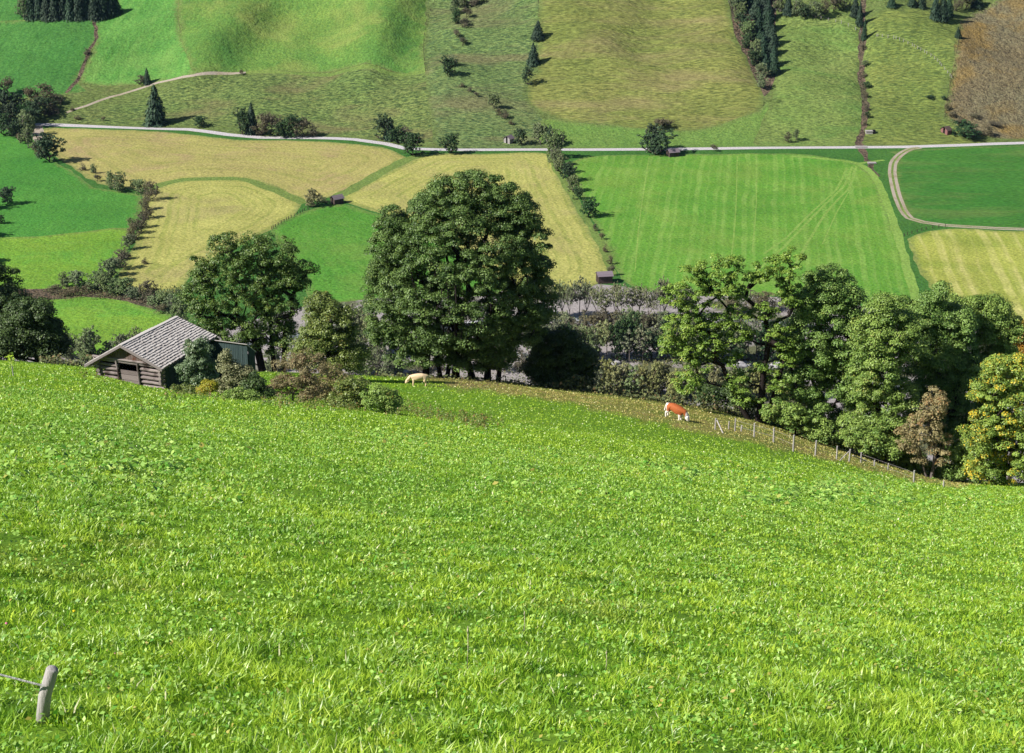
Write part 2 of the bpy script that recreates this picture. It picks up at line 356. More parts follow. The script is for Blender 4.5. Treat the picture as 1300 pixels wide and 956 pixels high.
# ravines, paths, roads
fld('ravine', 'dark scrubby ravine floor under the conifers', BANK, poly([(905,-300),(1000,-300),(985,20),(984,100),(972,124),(946,70),(926,8)]))
fld('stream_gully', 'brown stream gully on the upper left slope', BANK, ribbon([(119,24),(122,48),(109,75),(98,103),(84,118)], 1.7, 3, .6))
fld('stream_gully', 'narrow stony ravine running down to the road', BANK, ribbon([(1098,-60),(1096,20),(1094,60),(1093,95),(1099,130),(1096,160),(1091,178),(1093,188),(1099,200),(1112,225)], 2.6, 3, .6))
fld('grass_strip', 'green headland curving through the left hay field', HEAD, ribbon([(186,242),(215,231),(255,227),(310,228),(345,240),(388,258)], 5, 5, .3))
fld('field_path', 'faint grass path from the road to the left hut', HEAD, ribbon([(428,250),(455,236),(486,218),(515,203),(540,196)], 5.5, 5, .2))
fld('hedge_bank', 'rough grass strip beside the field hedge', HEAD, ribbon([(697,196),(708,218),(728,250),(752,290),(768,318),(776,350)], 3, 5, .4))
for i, (pts, w) in enumerate([([(1005,198),(1050,202),(1088,207),(1110,224),(1127,260),(1140,300),(1165,385)], 3.0),
        ([(1082,211),(1072,235),(1045,262),(1018,290),(990,318),(960,345)], 1.0), ([(1087,211),(1078,238),(1052,266),(1030,300),(1010,335)], 1.0),
        ([(1075,213),(1062,240),(1030,270),(1000,300),(970,322)], .9), ([(1084,213),(1079,240),(1062,270),(1044,310)], .5), ([(824,199),(812,280),(806,345)], .45), ([(936,198),(934,270),(928,330)], .45), ([(960,199),(960,260),(955,320)], .4), ([(1122,203),(1100,206),(1088,208)], 2.0)]):
    fld('field_track', 'pale wheel track pressed into the large green field', LITE, ribbon(pts, w, 5, .25))
fld('field_path', 'pale farm path climbing the left slope', TRACKM, ribbon([(84,143),(110,134),(140,123),(200,105),(245,96),(275,93),(312,92)], 1.5, 5, .2))
fld('field_path', 'faint contour path above the rough pasture', HEAD, ribbon([(312,92),(360,92),(440,90),(540,90)], 3.0, 6, .3))
fld('gravel_lot', 'pale gravel patch where the road meets the trees', TRACKM, poly([(42,162),(52,158),(56,166),(54,178),(48,184),(42,176)], 3, .3))
fld('road', 'white valley road crossing the whole picture', ROADM, ribbon([(-500,172),(-100,160),(0,158),(60,158.5),(130,161),(200,163.5),(240,164.5),(290,171),(330,174.5),(400,175),(450,177),(490,182.5),(515,188.5),(560,190),(640,190),(740,190),(820,189.5),(880,189),(1000,187.5),(1090,187),(1150,186.5),(1230,184),(1300,181.5),(1700,170)], 4.4, 8, .03))
_tk = [(1168,187.5),(1156,189),(1143,196),(1134,207),(1133,222),(1138,245),(1146,266),(1155,277),(1172,282),(1200,286),(1250,289),(1300,291),(1600,294)]
fld('track', 'green centre of the farm track', HEAD, ribbon(_tk, 3.6, 5, .05))
fld('track', 'pale wheel rut of the farm track, left side', TRACKM, ribbon(_tk, 1.25, 5, .12, off=1.05))
fld('track', 'pale wheel rut of the farm track, right side', TRACKM, ribbon(_tk, 1.25, 5, .12, off=-1.05))
fld('river', 'shallow river with white riffles', WATER, ribbon([(-400,475),(60,462),(220,455),(380,425),(470,418),(560,415),(640,408),(720,404),(790,412),(860,412),(930,405),(1000,412),(1120,430),(1300,470),(1600,560)], 5, 6, .45))
fld('river', 'nearer braid of the shallow river', WATER, ribbon([(640,450),(720,456),(800,455),(880,458),(950,462),(1050,476),(1300,520)], 4, 6, .45))

def build_fields():
    pts, edges = [], []
    for _, _, _, pg in FIELDS:
        b = len(pts); pts += pg; n = len(pg); edges += [(b+i, b+(i+1) % n) for i in range(n)]
    gx = np.arange(-520, 521, 7.0); gy = np.arange(322, 1300, 7.0)
    for j, y in enumerate(gy):
        if y > 1000 and j % 2: continue
        for x in gx: pts.append((float(x+(j % 2)*3.5), float(y)))
    V, E, T, *_ = delaunay_2d_cdt([Vector(p) for p in pts], edges, [], 0, 1e-3)
    V = np.array([(v.x, v.y) for v in V]); T = np.array([t for t in T if len(t) == 3])
    cen = V[T].mean(1); keep = (np.abs(cen[:,0]) < 520) & (cen[:,1] > 322) & (cen[:,1] < 1290); T = T[keep]; cen = cen[keep]
    a = V[T[:,1]]-V[T[:,0]]; b = V[T[:,2]]-V[T[:,0]]; fl = (a[:,0]*b[:,1]-a[:,1]*b[:,0]) < 0
    T[fl] = T[fl][:, [0,2,1]]
    Z = far_z(V[:,0], V[:,1])
    cls = np.zeros(len(T), int)
    for k, (_, _, _, pg) in enumerate(FIELDS):
        P = np.array(pg); Q = np.roll(P, -1, 0)
        bb = (cen[:,0] >= P[:,0].min()) & (cen[:,0] <= P[:,0].max()) & (cen[:,1] >= P[:,1].min()) & (cen[:,1] <= P[:,1].max())
        idx = np.nonzero(bb)[0]
        if not len(idx): continue
        x = cen[idx,0][:,None]; y = cen[idx,1][:,None]
        c = ((P[:,1] > y) != (Q[:,1] > y)) & (x < (Q[:,0]-P[:,0])*(y-P[:,1])/(Q[:,1]-P[:,1]+1e-12)+P[:,0])
        ins = c.sum(1) % 2 == 1
        cls[idx[ins]] = k
    for k, (nm, lb, mat, pg) in enumerate(FIELDS):
        t = T[cls == k]
        if not len(t): continue
        u, inv = np.unique(t, return_inverse=True); tt = inv.reshape(t.shape)
        co = np.column_stack([V[u], Z[u]])
        if nm == 'road' or nm == 'track': co[:,2] += .02
        P = pg[::max(1, len(pg)//160)]; ed = np.full(len(u), 1e9)
        if nm.endswith('field') or nm == 'hill_pasture':
            for p, q in zip(P, P[1:]+P[:1]): ed = np.minimum(ed, segd(co[:,0], co[:,1], p, q))
        else: ed[:] = 0
        o = put(nm, mesh_np(nm, co, T=tt, mat=mat, vattr={'edge': ed}, smooth=True)); tag(o, lb, None, None, 'structure')
build_fields()

# ------------------------------------------------------------------ NEAR MEADOW
pbx = [-400, 540, 575, 640, 700, 780, 850, 930, 1000, 1080, 1160, 1215, 1300, 1700]
pby = [300, 483, 491, 499, 508, 524, 541, 557, 573, 590, 611, 619, 610, 600]
def pasture_w(X, Y, Z):
    px, py = proj(X, Y, Z); b = np.interp(px, pbx, pby) + 1.5*np.sin(px*.11)+1.2*np.sin(px*.31)
    return np.clip((b-py)/3+.5, 0, 1)*(Y > 60)
def build_near():
    ys = np.concatenate([np.arange(-12, 6, 1.5), 6*1.045**np.arange(0, 78)]); ys = ys[ys < 176]
    ys = np.concatenate([ys, [177, 178, 179.5, 181, 183, 186, 190, 196, 205, 220, 240, 265, 290, 315, 335, 350]])
    ks = np.linspace(-.62, .62, 240); K, Yg = np.meshgrid(ks, ys)
    X = K*(np.maximum(Yg, 0)+24); Z = near_z(X, Yg)
    Z = np.maximum(Z, FLOOR-2.5)
    n, m = X.shape; i = np.arange(n*m).reshape(n, m)
    Q = np.stack([i[:-1,:-1], i[:-1,1:], i[1:,1:], i[1:,:-1]], -1).reshape(-1, 4)
    w = pasture_w(X, Yg, Z); px, py = proj(X, Yg, Z)
    dirt = np.exp(-((px-600)/48)**2-((py-487.5)/6)**2)
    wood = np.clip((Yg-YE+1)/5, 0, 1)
    mt = NT('meadow_soil'); P = mt.pos(); f = mt.noise(P, 2.5, 5, .7); g = mt.noise(P, .12, 4, .6)
    col = mt.mix(mt.rng(f, .3, .7), A((94,140,34)), A((136,174,52)))
    pas = mt.mix(mt.rng(g, .42, .6), A((138,148,72)), A((182,160,102))); pas = mt.mix(mt.rng(f, .4, .7, 0, .6), pas, A((92,104,44)))
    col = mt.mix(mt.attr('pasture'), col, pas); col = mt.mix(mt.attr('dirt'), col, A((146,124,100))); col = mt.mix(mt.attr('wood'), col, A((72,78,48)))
    me = mesh_np('meadow', np.stack([X, Yg, Z], -1).reshape(-1, 3), Q, mat=mt.pbr(col, .95, f, .8, .05, .1),
                 vattr={'pasture': w.ravel(), 'dirt': dirt.ravel(), 'wood': wood.ravel()}, smooth=True)
    tag(put('meadow', me), 'steep bright green meadow falling away in the foreground', None, None, 'structure')
build_near()

def blade_mat():
    m = NT('grass_blades'); t = m.attr('tint'); w = m.attr('warm'); z = m.attr('zone'); P = m.pos()
    big = m.rng(m.noise(P, .35, 4, .6), .35, .65); sm = m.rng(m.noise(P, 2.2, 3, .6), .35, .65)
    c = m.mix(t, A((104,158,30), .95), A((210,232,82), .95)); c = m.mix(m.math('MULTIPLY', big, .55), c, A((186,210,62), .95))
    c = m.mix(m.math('MULTIPLY', sm, .6), c, A((76,140,34), .95)); c = m.mix(m.rng(m.noise(P, .8, 3, .7), .56, .66, 0, .7), c, A((74,122,38), .95)); c = m.mix(m.rng(m.noise(P, 5, 2, .6), .6, .75, 0, .5), c, A((186,190,84), .95))
    c = m.mix(m.rng(m.noise(P, .09, 4, .65, .5), .5, .62, 0, .5), c, A((96,152,52), .95)); c = m.mix(m.rng(m.noise(P, .22, 3, .6, .8), .62, .7, 0, .55), c, A((170,176,84), .95))
    c = m.mix(m.rng(w, .98, .99), c, A((236,232,190), .95))
    p = m.mix(t, A((128,148,64), .95), A((206,190,118), .95)); c = m.mix(z, c, p)
    b = m.n('BsdfPrincipled'); m.set(b.inputs['Base Color'], c); b.inputs['Roughness'].default_value = .38; b.inputs['Specular IOR Level'].default_value = .45
    tr = m.n('BsdfTranslucent'); m.set(tr.inputs[0], m.mix(.45, c, (.36,.64,.04,1)))
    mx = m.n('MixShader'); mx.inputs[0].default_value = .38
    m.t.links.new(b.outputs[0], mx.inputs[1]); m.t.links.new(tr.outputs[0], mx.inputs[2]); m.t.links.new(mx.outputs[0], m.out.inputs[0]); return m.m
def blades():
    V, Q, T, ti, wa, zo = [], [], [], [], [], []; nv = 0
    for (y0, y1, n, hh, wk) in ((4.5, 12, 340000, .07, 1.0), (12, 26, 400000, .058, 1.0), (26, 60, 340000, .055, 1.0), (60, 120, 220000, .065, 1.0), (120, 179, 140000, .08, 1.0)):
        Y = (RNG.uniform(0, 1, n)*(y1**1.25-y0**1.25)+y0**1.25)**.8
        X = RNG.uniform(-1, 1, n)*(.325*Y+4)
        # clumping
        cl = sn(X, Y, 1.1, 21)+.7*sn(X, Y, .45, 22)+.6*sn(X, Y, 3.3, 23)
        keep = RNG.uniform(-1.6, 1.2, n) < cl+.55; X, Y, cl = X[keep], Y[keep], cl[keep]; n = len(X)
        Z = near_z(X, Y)
        zone = pasture_w(X, Y, Z)
        h = hh*RNG.uniform(.4, 1.3, n)*(1+.5*np.clip(cl, -1, 1.6)); w = (.003+.00062*Y)*RNG.uniform(.7, 1.4, n)
        a = RNG.uniform(0, 6.283, n); la = RNG.uniform(0, 6.283, n); lm = RNG.uniform(.2, 1.1, n)
        s = np.stack([np.cos(a), np.sin(a), 0*a], 1)*w[:,None]/2
        ln = np.stack([np.cos(la), np.sin(la), 0*la], 1)*(h*lm)[:,None]
        B = np.stack([X, Y, Z-.01], 1); up = np.zeros((n, 3)); up[:,2] = h
        v = np.stack([B-s, B+s, B+ln*.35+up*.6+s*.9, B+ln*.35+up*.6-s*.9, B+ln+up*.95], 1).reshape(-1, 3)
        i = nv+np.arange(n)*5; V.append(v); nv += 5*n
        Q.append(np.stack([i, i+1, i+2, i+3], 1)); T.append(np.stack([i+3, i+2, i+4], 1))
        t = np.clip(RNG.normal(.5, .3, n)+.15*cl, 0, 1); ti.append(t); wa.append(RNG.uniform(0, 1, n)); zo.append(zone)
    ti = np.concatenate(ti); wa = np.concatenate(wa); zo = np.concatenate(zo)
    me = mesh_np('grass', np.concatenate(V), np.concatenate(Q), np.concatenate(T), blade_mat(),
                 {'tint': np.concatenate([ti, ti]), 'warm': np.concatenate([wa, wa]), 'zone': np.concatenate([zo, zo])})
    tag(put('grass', me), 'fresh short green grass covering the foreground slope', 'grass', None, 'stuff')
blades()

# leaf quads -------------------------------------------------------
def unit(v): return v/(np.linalg.norm(v, axis=-1, keepdims=True)+1e-9)
def quads(C, N, L, W, fold=0.0, U=None):
    n = len(C); N = unit(N)
    if U is None: U = RNG.normal(size=(n, 3))
    U = unit(U-(U*N).sum(1)[:,None]*N); S = np.cross(N, U)
    L = np.broadcast_to(L, n)[:,None]/2; W = np.broadcast_to(W, n)[:,None]/2
    v = np.stack([C-U*L, C+S*W+N*L*fold, C+U*L, C-S*W+N*L*fold], 1).reshape(-1, 3)
    return v, np.arange(n*4).reshape(n, 4)
def weeds():
    """dock, clover and dandelion leaves spread in the grass"""
    mat = leaf_mat('broad_leaves', (84,146,38), (180,212,108), (196,140,80), .012, .25, .95, .5)
    C, N, L = [], [], []
    rg = np.random.default_rng(31)
    regions = [((940,1300),(604,642),230,1.0),((1040,1300),(600,650),90,1.0),((0,330),(545,640),120,.9),((150,280),(505,522),26,1.0),((470,640),(535,566),46,.9),((820,1010),(586,606),60,.9),((600,900),(560,640),40,.9),((0,120),(470,560),20,.9),((0,1300),(600,760),110,.6),((60,260),(560,600),40,1.1),((1030,1130),(612,628),60,1.0),((100,180),(640,670),12,.7)]
    for (xr, yr, n, sz) in regions:
        for _ in range(n):
            p = near(rg.uniform(*xr), rg.uniform(*yr)); k = rg.integers(6, 12); sz_ = sz; sz = sz*min(1.05, .28+p.y/75)
            a = rg.uniform(0, 6.283, k); r = rg.uniform(.04, .26, k)*sz
            C.append(np.stack([p.x+np.cos(a)*r, p.y+np.sin(a)*r, p.z+rg.uniform(.05, .16, k)*max(sz, .5)], 1))
            N.append(np.stack([np.cos(a)*.45, np.sin(a)*.45, np.ones(k)], 1)+rg.normal(0, .25, (k, 3))); L.append(rg.uniform(.11, .24, k)*sz); sz = sz_
    n = 110000; Y = 5+rg.uniform(0, 1, n)**1.4*65; X = rg.uniform(-1, 1, n)*(.315*Y+1)
    k = (sn(X, Y, 1.7, 41)+sn(X, Y, .6, 42)) > -.25; X, Y = X[k], Y[k]
    C.append(np.stack([X, Y, near_z(X, Y)+rg.uniform(.02, .10, len(X))], 1)); N.append(np.array([0,0,1.])+rg.normal(0, .45, (len(X), 3))); L.append(rg.uniform(.014, .034, len(X))*(1+Y/34))
    C, N, L = np.concatenate(C), np.concatenate(N), np.concatenate(L)
    v, q = quads(C, N, L, L*.62, .2)
    me = mesh_np('meadow_weeds', v, q, mat=mat, fattr={'tint': RNG.uniform(0, 1, len(q)), 'warm': RNG.uniform(0, 1, len(q))})
    tag(put('meadow_weeds', me), 'broad dock and clover leaves scattered through the meadow grass', 'ground cover', None, 'stuff')
weeds()

# ------------------------------------------------------------------ TREES
def skeleton(trunk, tgt, rg, r_trunk, wob=.12):
    """trunk: list of points; tgt: clump centres.  returns nodes, parent, radius"""
    N = [np.array(p, float) for p in trunk]; P = [-1]+list(range(len(trunk)-1)); leaf = np.zeros(0)
    base = N[0]; order = np.argsort([np.linalg.norm(c-N[-1]) for c in tgt])
    tips = []
    for oi in order:
        c = np.array(tgt[oi]); A_ = np.array(N)
        d = np.linalg.norm(A_-c, axis=1); up = A_[:,2]-c[2]
        cost = d+1.5*np.maximum(up+.25*d, 0); cost[0] += 1e3 if len(N) > 2 else 0
        j = int(np.argmin(cost)); L = d[j]; k = max(1, min(5, int(L/.9)))
        prev = j; s = A_[j]
        for i in range(1, k+1):
            t = i/k; q = s+(c-s)*t; q = q+rg.normal(0, wob*L*.25, 3)*(t*(1-t)*4); q[2] += -.08*L*(t*(1-t)*4)
            N.append(q); P.append(prev); prev = len(N)-1
        tips.append(prev)
    cnt = np.zeros(len(N)); 
    for t in tips: cnt[t] += 1
    for i in range(len(N)-1, 0, -1): cnt[P[i]] += cnt[i]
    r = np.maximum(cnt, 1)**.5; r = r/max(r[0], 1)*r_trunk; r = np.maximum(r, .018*max(1, r_trunk/.25))
    return N, P, r
def skel_mesh(name, N, P, r, mat, flare=1.35, n=6, trunk_n=2):
    V, Q = [], []; nv = 0
    for i in range(1, len(N)):
        p, q = N[P[i]], N[i]; d = q-p; L = np.linalg.norm(d)
        if L < 1e-4: continue
        d = d/L; ref = np.array([0,0,1.]) if abs(d[2]) < .9 else np.array([1.,0,0]); a = np.cross(d, ref); a /= np.linalg.norm(a); b = np.cross(d, a)
        r0 = r[P[i]]*(flare if P[i] == 0 else 1); r0 = min(r0, r[i]*1.5) if P[i] != 0 else r0
        w = np.arange(n)*6.28318/n; ring = np.cos(w)[:,None]*a+np.sin(w)[:,None]*b
        V.append(p+ring*r0); V.append(q+ring*r[i]+d*r[i]*.3)
        k = np.arange(n); Q.append(np.stack([nv+k, nv+(k+1) % n, nv+n+(k+1) % n, nv+n+k], 1)); nv += 2*n
    return mesh_np(name, np.concatenate(V), np.concatenate(Q), mat=mat, smooth=True)
def crown_leaves(cl, rc, per, size, rg, flat=.8, asp=.75, updir=.5, droop=0.0):
    """cl Nx3 clump centres, rc radii"""
    n = len(cl); idx = np.repeat(np.arange(n), per); m = len(idx)
    d = unit(rg.normal(size=(m, 3))); d[:,2] = np.where(d[:,2] < -.25, -d[:,2]*.6, d[:,2]); d = unit(d)
    rr = rg.uniform(.45, 1.0, m)**.7
    C = cl[idx]+d*(rc[idx]*rr)[:,None]*np.array([1,1,flat])
    N = d+np.array([0,0,updir])+rg.normal(0, .45, (m, 3))
    v, q = quads(C, N, size*rg.uniform(.65, 1.25, m), size*asp*rg.uniform(.65, 1.2, m), .25)
    ct = rg.uniform(0, 1, n)
    tint = np.clip(.5*ct[idx]+rg.uniform(-.1, .6, m), 0, 1)
    warm = np.clip(.55*rg.uniform(0, 1, n)[idx]+.45*rg.uniform(0, 1, m), 0, 1)
    return v, q, tint, warm
def near_tree(name, label, cat, base, Y, lobes, leafm, n_cl, rc, per, size, r_trunk=.3, bark=None, trunks=None, seed=1, jit=(.78,1.12), depthk=.9, group=None, interior=.25, base_pt=None, sunk=.3, fork=.28, updir=.5):
    rg = np.random.default_rng(seed); b = base_pt if base_pt is not None else Vector((at_Y(base[0], base[1], Y).x, Y, 0))
    if base_pt is None: b.z = float(near_z(np.array([b.x]), np.array([b.y]))[0])-sunk
    root = put(name, None, None, b); tag(root, label, cat, group)
    Yb = b.y; E = []
    for lb in lobes:
        x, y, rx, ry = lb[:4]; c = at_Y(x, y, Yb); k = (Yb*cp-c.z*sp)/F
        E.append((np.array([c.x, Yb+(lb[4] if len(lb) > 4 else 0)*1.0, c.z]), np.array([rx*k, max(rx, ry)*k*depthk, ry*k/cp])))
    w = np.array([e[1][0]*e[1][2]+e[1][0]*e[1][1] for e in E]); w /= w.sum(); cl = []
    while len(cl) < n_cl:
        i = rg.choice(len(E), p=w); c, r = E[i]; d = unit(rg.normal(size=3)); rad = 1-rc/max(r)*.5 if rg.random() > interior else rg.uniform(.3, .85)
        rad *= rg.uniform(*jit)
        p = c+d*r*max(.3, rad-.1*rc)
        deep = any(np.sum(((p-c2)/np.maximum(r2-.35*rc, .2))**2) < .45 for j, (c2, r2) in enumerate(E) if j != i)
        if deep and rg.random() > .35: continue
        cl.append(p)
    cl = np.array(cl)-np.array(b); 
    rcs = rc*rg.uniform(.5, 1.35, len(cl))
    v, q, ti, wa = crown_leaves(cl, rcs, per, size, rg, updir=updir)
    put('crown', mesh_np('crown', v, q, mat=leafm, fattr={'tint': ti, 'warm': wa}), root)
    ctr = sum(e[0] for e in E)/len(E)-np.array(b); low = min(e[0][2]-e[1][2] for e in E)-b.z; top = max(e[0][2]+e[1][2] for e in E)-b.z
    if trunks is None: trunks = [(0, 0)]
    tx = []
    for tr in trunks:
        h = max(low*1.0, 0)+fork*(top-max(low, 0)); bx = tr[0]; lean = tr[1]; dy = tr[2] if len(tr) > 2 else 0
        tx.append([np.array([bx, dy, 0]), np.array([bx+lean*.35, dy, h*.3]), np.array([bx+lean*.7, dy*.9, h*.65]), np.array([bx+lean, dy*.8, h])])
    own = np.array([int(np.argmin([abs(c[0]-t[-1][0])+.6*abs(c[1]-t[-1][1]) for t in tx])) for c in cl])
    for k, t in enumerate(tx):
        tg = cl[own == k]
        if not len(tg): tg = cl[:3]
        if len(tg) > 170: tg = tg[rg.choice(len(tg), 170, replace=False)]
        N, P, r = skeleton(t, tg, rg, r_trunk*(trunks[k][3] if len(trunks[k]) > 3 else 1))
        put('trunk', skel_mesh('trunk', N, P, r, bark or M_BARK), root)
    return root

L_DARK = leaf_mat('leaf_dark_green', (44,66,32), (92,114,60), None, 0, .12, .9, .5)
L_SYC = leaf_mat('leaf_sycamore', (50,78,34), (120,146,76), (166,168,84), .02, .14, .95, .5)
L_ASH = leaf_mat('leaf_ash', (60,88,38), (116,140,68), (150,146,60), .08, .16, .95, .48)
L_AUT = leaf_mat('leaf_turning', (70,90,40), (140,154,80), (164,146,74), .12, .16, .95, .42)
L_LIME = leaf_mat('leaf_lime', (80,116,40), (146,172,74), (168,170,80), .10, .2, 1.0, .48)
L_MID = leaf_mat('leaf_mid', (72,108,44), (146,174,90), (160,162,90), .06, .14, .95, .48)
L_MID2 = leaf_mat('leaf_mid_olive', (84,118,48), (156,180,90), (160,154,80), .08, .16, .95, .48)
L_YEL = leaf_mat('leaf_yellowing', (80,110,42), (158,182,84), (232,202,64), .24, .18, 1.0, .46)
L_RUST = leaf_mat('leaf_rust', (118,114,74), (186,172,124), (172,136,90), .25, .15, .85, .6)
L_RED = leaf_mat('leaf_dry_red', (120,112,76), (172,160,118), (126,88,70), .22, .2, .8, .7)
L_OR = leaf_mat('leaf_orange', (150,132,50), (196,168,72), (190,130,50), .4, .3, .85, .5)
L_BLUE = leaf_mat('leaf_bluegreen', (86,112,74), (138,158,118), (160,140,90), .06, .2, .85, .4)

near_tree('broadleaf_tree', 'tall dark leafy tree cut off by the left edge of the photo', 'tree', (-20, 463), 196, [(-22,375,46,48),(8,378,30,42),(-45,420,60,42),(0,420,42,40)], L_DARK, 300, 1.0, 230, .23, .35, M_BARK_D, seed=2)
near_tree('broadleaf_tree', 'lower dark spreading tree behind the meadow crest left of the barn', 'tree', (48, 463), 190, [(38,405,34,28),(58,432,30,30),(22,430,40,32),(70,418,14,14),(48,394,16,14),(72,440,16,18)], L_DARK, 320, .95, 230, .22, .32, M_BARK_D, seed=3)
near_tree('ash_tree', 'wide airy green tree rising directly behind the barn', 'tree', (345, 472), 186, [(258,345,20,26),(284,318,24,26),(322,322,30,26),(352,324,28,28),(378,350,24,24),(394,346,10,12),(300,362,50,40),(350,375,40,42),(252,378,26,28),(262,410,30,28),(305,420,42,28),(350,425,30,28)], L_ASH, 640, .7, 120, .19, .42, M_BARK_D, trunks=[(-.6,-1.2,0,1),(.9,.8,.3,.7),(0.2,-.2,.8,.6)], seed=4, interior=.3)
near_tree('young_tree', 'bushy olive brown tree with turning leaves left of the huge tree', 'tree', (418, 487), 168, [(410,392,26,24),(424,412,34,28),(428,445,40,34),(398,452,34,26),(452,452,20,24),(405,425,30,28)], L_AUT, 300, .75, 200, .17, .25, M_BARK_D, seed=5)
near_tree('sycamore_tree', 'huge dome shaped dark green tree with several trunks at the meadow edge', 'tree', (590, 478), 182,
          [(586,352,112,112),(588,345,108,118),(590,258,50,42),(560,262,38,40),(625,262,42,42),(535,292,42,46),(500,302,24,36),(650,300,38,50),(590,320,78,70),(505,358,38,50),(672,350,30,50),(495,400,28,36),(530,415,50,38),(600,395,76,58),(668,400,34,42),(640,432,42,24),(505,436,32,24),(562,440,42,20),(598,228,24,14),(640,256,34,26),(622,236,24,16),(660,275,28,30),(655,395,46,40),(690,385,18,34),(610,440,60,26),(540,380,60,50),(480,345,16,26),(478,420,16,24),(498,300,30,42),(490,380,28,60),(500,330,34,60),(668,320,34,56),(684,390,22,44),(540,452,52,11),(612,455,54,11),(498,275,20,16),(655,285,34,40)],
          L_SYC, 1900, .78, 210, .19, .42, M_BARK_D, jit=(.92,1.03), trunks=[(-4.1,.5,0,.9),(-2.4,-.6,-.3,.6),(-1.0,.3,.2,1.0),(-1.9,.8,.6,.55),(.9,-1.2,.3,.8),(2.3,.2,.4,.85),(3.4,.5,0,.6)], seed=6, depthk=.85, fork=.2)
near_tree('round_tree', 'low dark round tree in the shade right of the huge tree', 'tree', (716, 500), 184, [(712,445,40,26),(732,462,30,28),(690,470,28,24),(706,430,26,16),(740,478,22,18),(715,478,40,20)], L_DARK, 340, .8, 200, .2, .3, M_BARK_D, seed=7)
near_tree('open_tree', 'open crowned lime green tree with dark forked limbs behind the red and white cow', 'tree', (964, 530), 176,
          [(925,334,22,14),(888,348,26,16),(858,376,22,18),(905,372,34,18),(945,362,28,20),(990,342,24,20),(1000,375,24,22),(868,412,32,18),(908,410,24,12),(850,440,16,18),(884,456,32,18),(925,452,20,16),(875,488,24,16),(935,486,20,18),(990,425,22,26),(968,395,22,16),(1004,330,20,14),(950,508,24,12),(985,480,20,24),(880,395,26,16),(932,400,24,16),(900,430,30,16),(940,425,20,14),(1000,450,18,24),(872,440,26,16),(910,350,24,14),(960,470,14,16),(965,345,18,14)],
          L_LIME, 760, .5, 90, .2, .36, M_BARK_D, trunks=[(0,.2,0,1.0),(-.7,-3.2,0,.75),(.5,1.6,.3,.6)], seed=8, interior=.4, updir=.7)
near_tree('dense_tree', 'tall dense dark green tree right of the open crowned tree', 'tree', (1040, 556), 178, [(1050,362,36,26),(1072,382,30,34),(1040,385,40,34),(1062,425,42,48),(1030,440,40,50),(1012,495,36,46),(1050,505,42,50),(1005,540,30,28),(1080,470,26,60),(1050,548,40,28)], L_MID, 620, .85, 250, .19, .4, M_BARK_D, seed=9)
near_tree('leafy_tree', 'mid green leafy tree at the fence between the dense tree and the tall tree', 'tree', (1120, 585), 174, [(1125,395,26,24),(1110,425,30,34),(1140,430,34,36),(1112,475,36,42),(1130,515,44,44),(1100,545,36,34),(1140,555,34,30)], L_MID2, 480, .8, 230, .19, .35, M_BARK_D, seed=10)
near_tree('leafy_tree', 'tall green tree with a dark tuft at its top behind the rusty tree', 'tree', (1190, 606), 180, [(1192,368,15,12),(1186,384,20,16),(1170,408,34,30),(1205,418,34,36),(1180,455,44,44),(1215,480,40,48),(1190,510,44,44),(1215,545,36,40)], L_MID, 560, .85, 240, .19, .38, M_BARK_D, seed=11)
near_tree('leafy_tree', 'broad green tree in front of the pale yellow field at right', 'tree', (1242, 606), 184, [(1238,395,30,22),(1222,420,36,30),(1254,425,32,36),(1240,465,42,40),(1262,500,30,40),(1262,398,24,22),(1278,425,26,30),(1212,392,22,20),(1150,395,20,22)], L_MID2, 460, .85, 240, .19, .38, M_BARK_D, seed=12)
near_tree('rusty_tree', 'small rusty brown half bare tree at the end of the fence', 'tree', (1182, 612), 169, [(1186,512,20,22),(1178,540,24,26),(1150,556,14,20),(1196,570,18,22),(1170,575,20,18)], L_RUST, 130, .6, 90, .17, .16, M_BARK_G, trunks=[(0,.2,0,1),(-.3,-1.2,.2,.7)], seed=13)
near_tree('maple_tree', 'green tree turning bright yellow at the right edge of the photo', 'tree', (1272, 620), 167, [(1278,468,34,22),(1310,480,36,36),(1262,500,30,30),(1290,520,44,40),(1255,550,36,36),(1295,565,46,40),(1262,592,42,24),(1320,590,40,34)], L_YEL, 520, .75, 220, .18, .3, M_BARK_D, seed=14)
near_tree('yellow_tree', 'ochre brown tree top beyond the trees at the right edge', 'tree', (1295, 470), 236, [(1288,424,20,18),(1312,428,26,26),(1292,450,30,24)], L_OR, 120, 1.2, 120, .32, .3, seed=15, sunk=.3)
near_tree('leafy_bush', 'dark green bush filling the foot of the tall trees at the fence end', 'bush', (1222, 612), 170, [(1215,570,24,26),(1228,595,26,18),(1205,597,16,12)], L_MID, 110, .7, 140, .2, .12, M_BARK_D, seed=16)
near_tree('leafy_bush', 'green bush over the fallen fence rail below the leafy tree', 'bush', (1110, 584), 170, [(1105,560,24,18),(1132,572,22,16),(1085,556,20,14)], L_MID2, 100, .6, 130, .19, .12, M_BARK_D, seed=17)
near_tree('leafy_bush', 'low bush at the foot of the dense dark tree behind the first fence posts', 'bush', (1010, 545), 172, [(1005,530,24,16),(985,522,20,14),(1035,545,20,16)], L_MID2, 90, .6, 130, .2, .12, M_BARK_D, seed=18)
near_tree('leafy_bush', 'dense green bush behind the last fence posts at right', 'bush', (1165, 606), 172, [(1160,590,24,18),(1145,575,20,18),(1180,598,18,12)], L_MID2, 90, .6, 130, .19, .12, M_BARK_D, seed=51)
near_tree('dark_bush', 'dark shrub in the shade left of the open crowned tree trunk', 'bush', (935, 518), 182, [(930,505,20,12),(900,502,22,11),(955,512,14,10)], L_DARK, 70, .8, 120, .24, .14, M_BARK_D, seed=19)
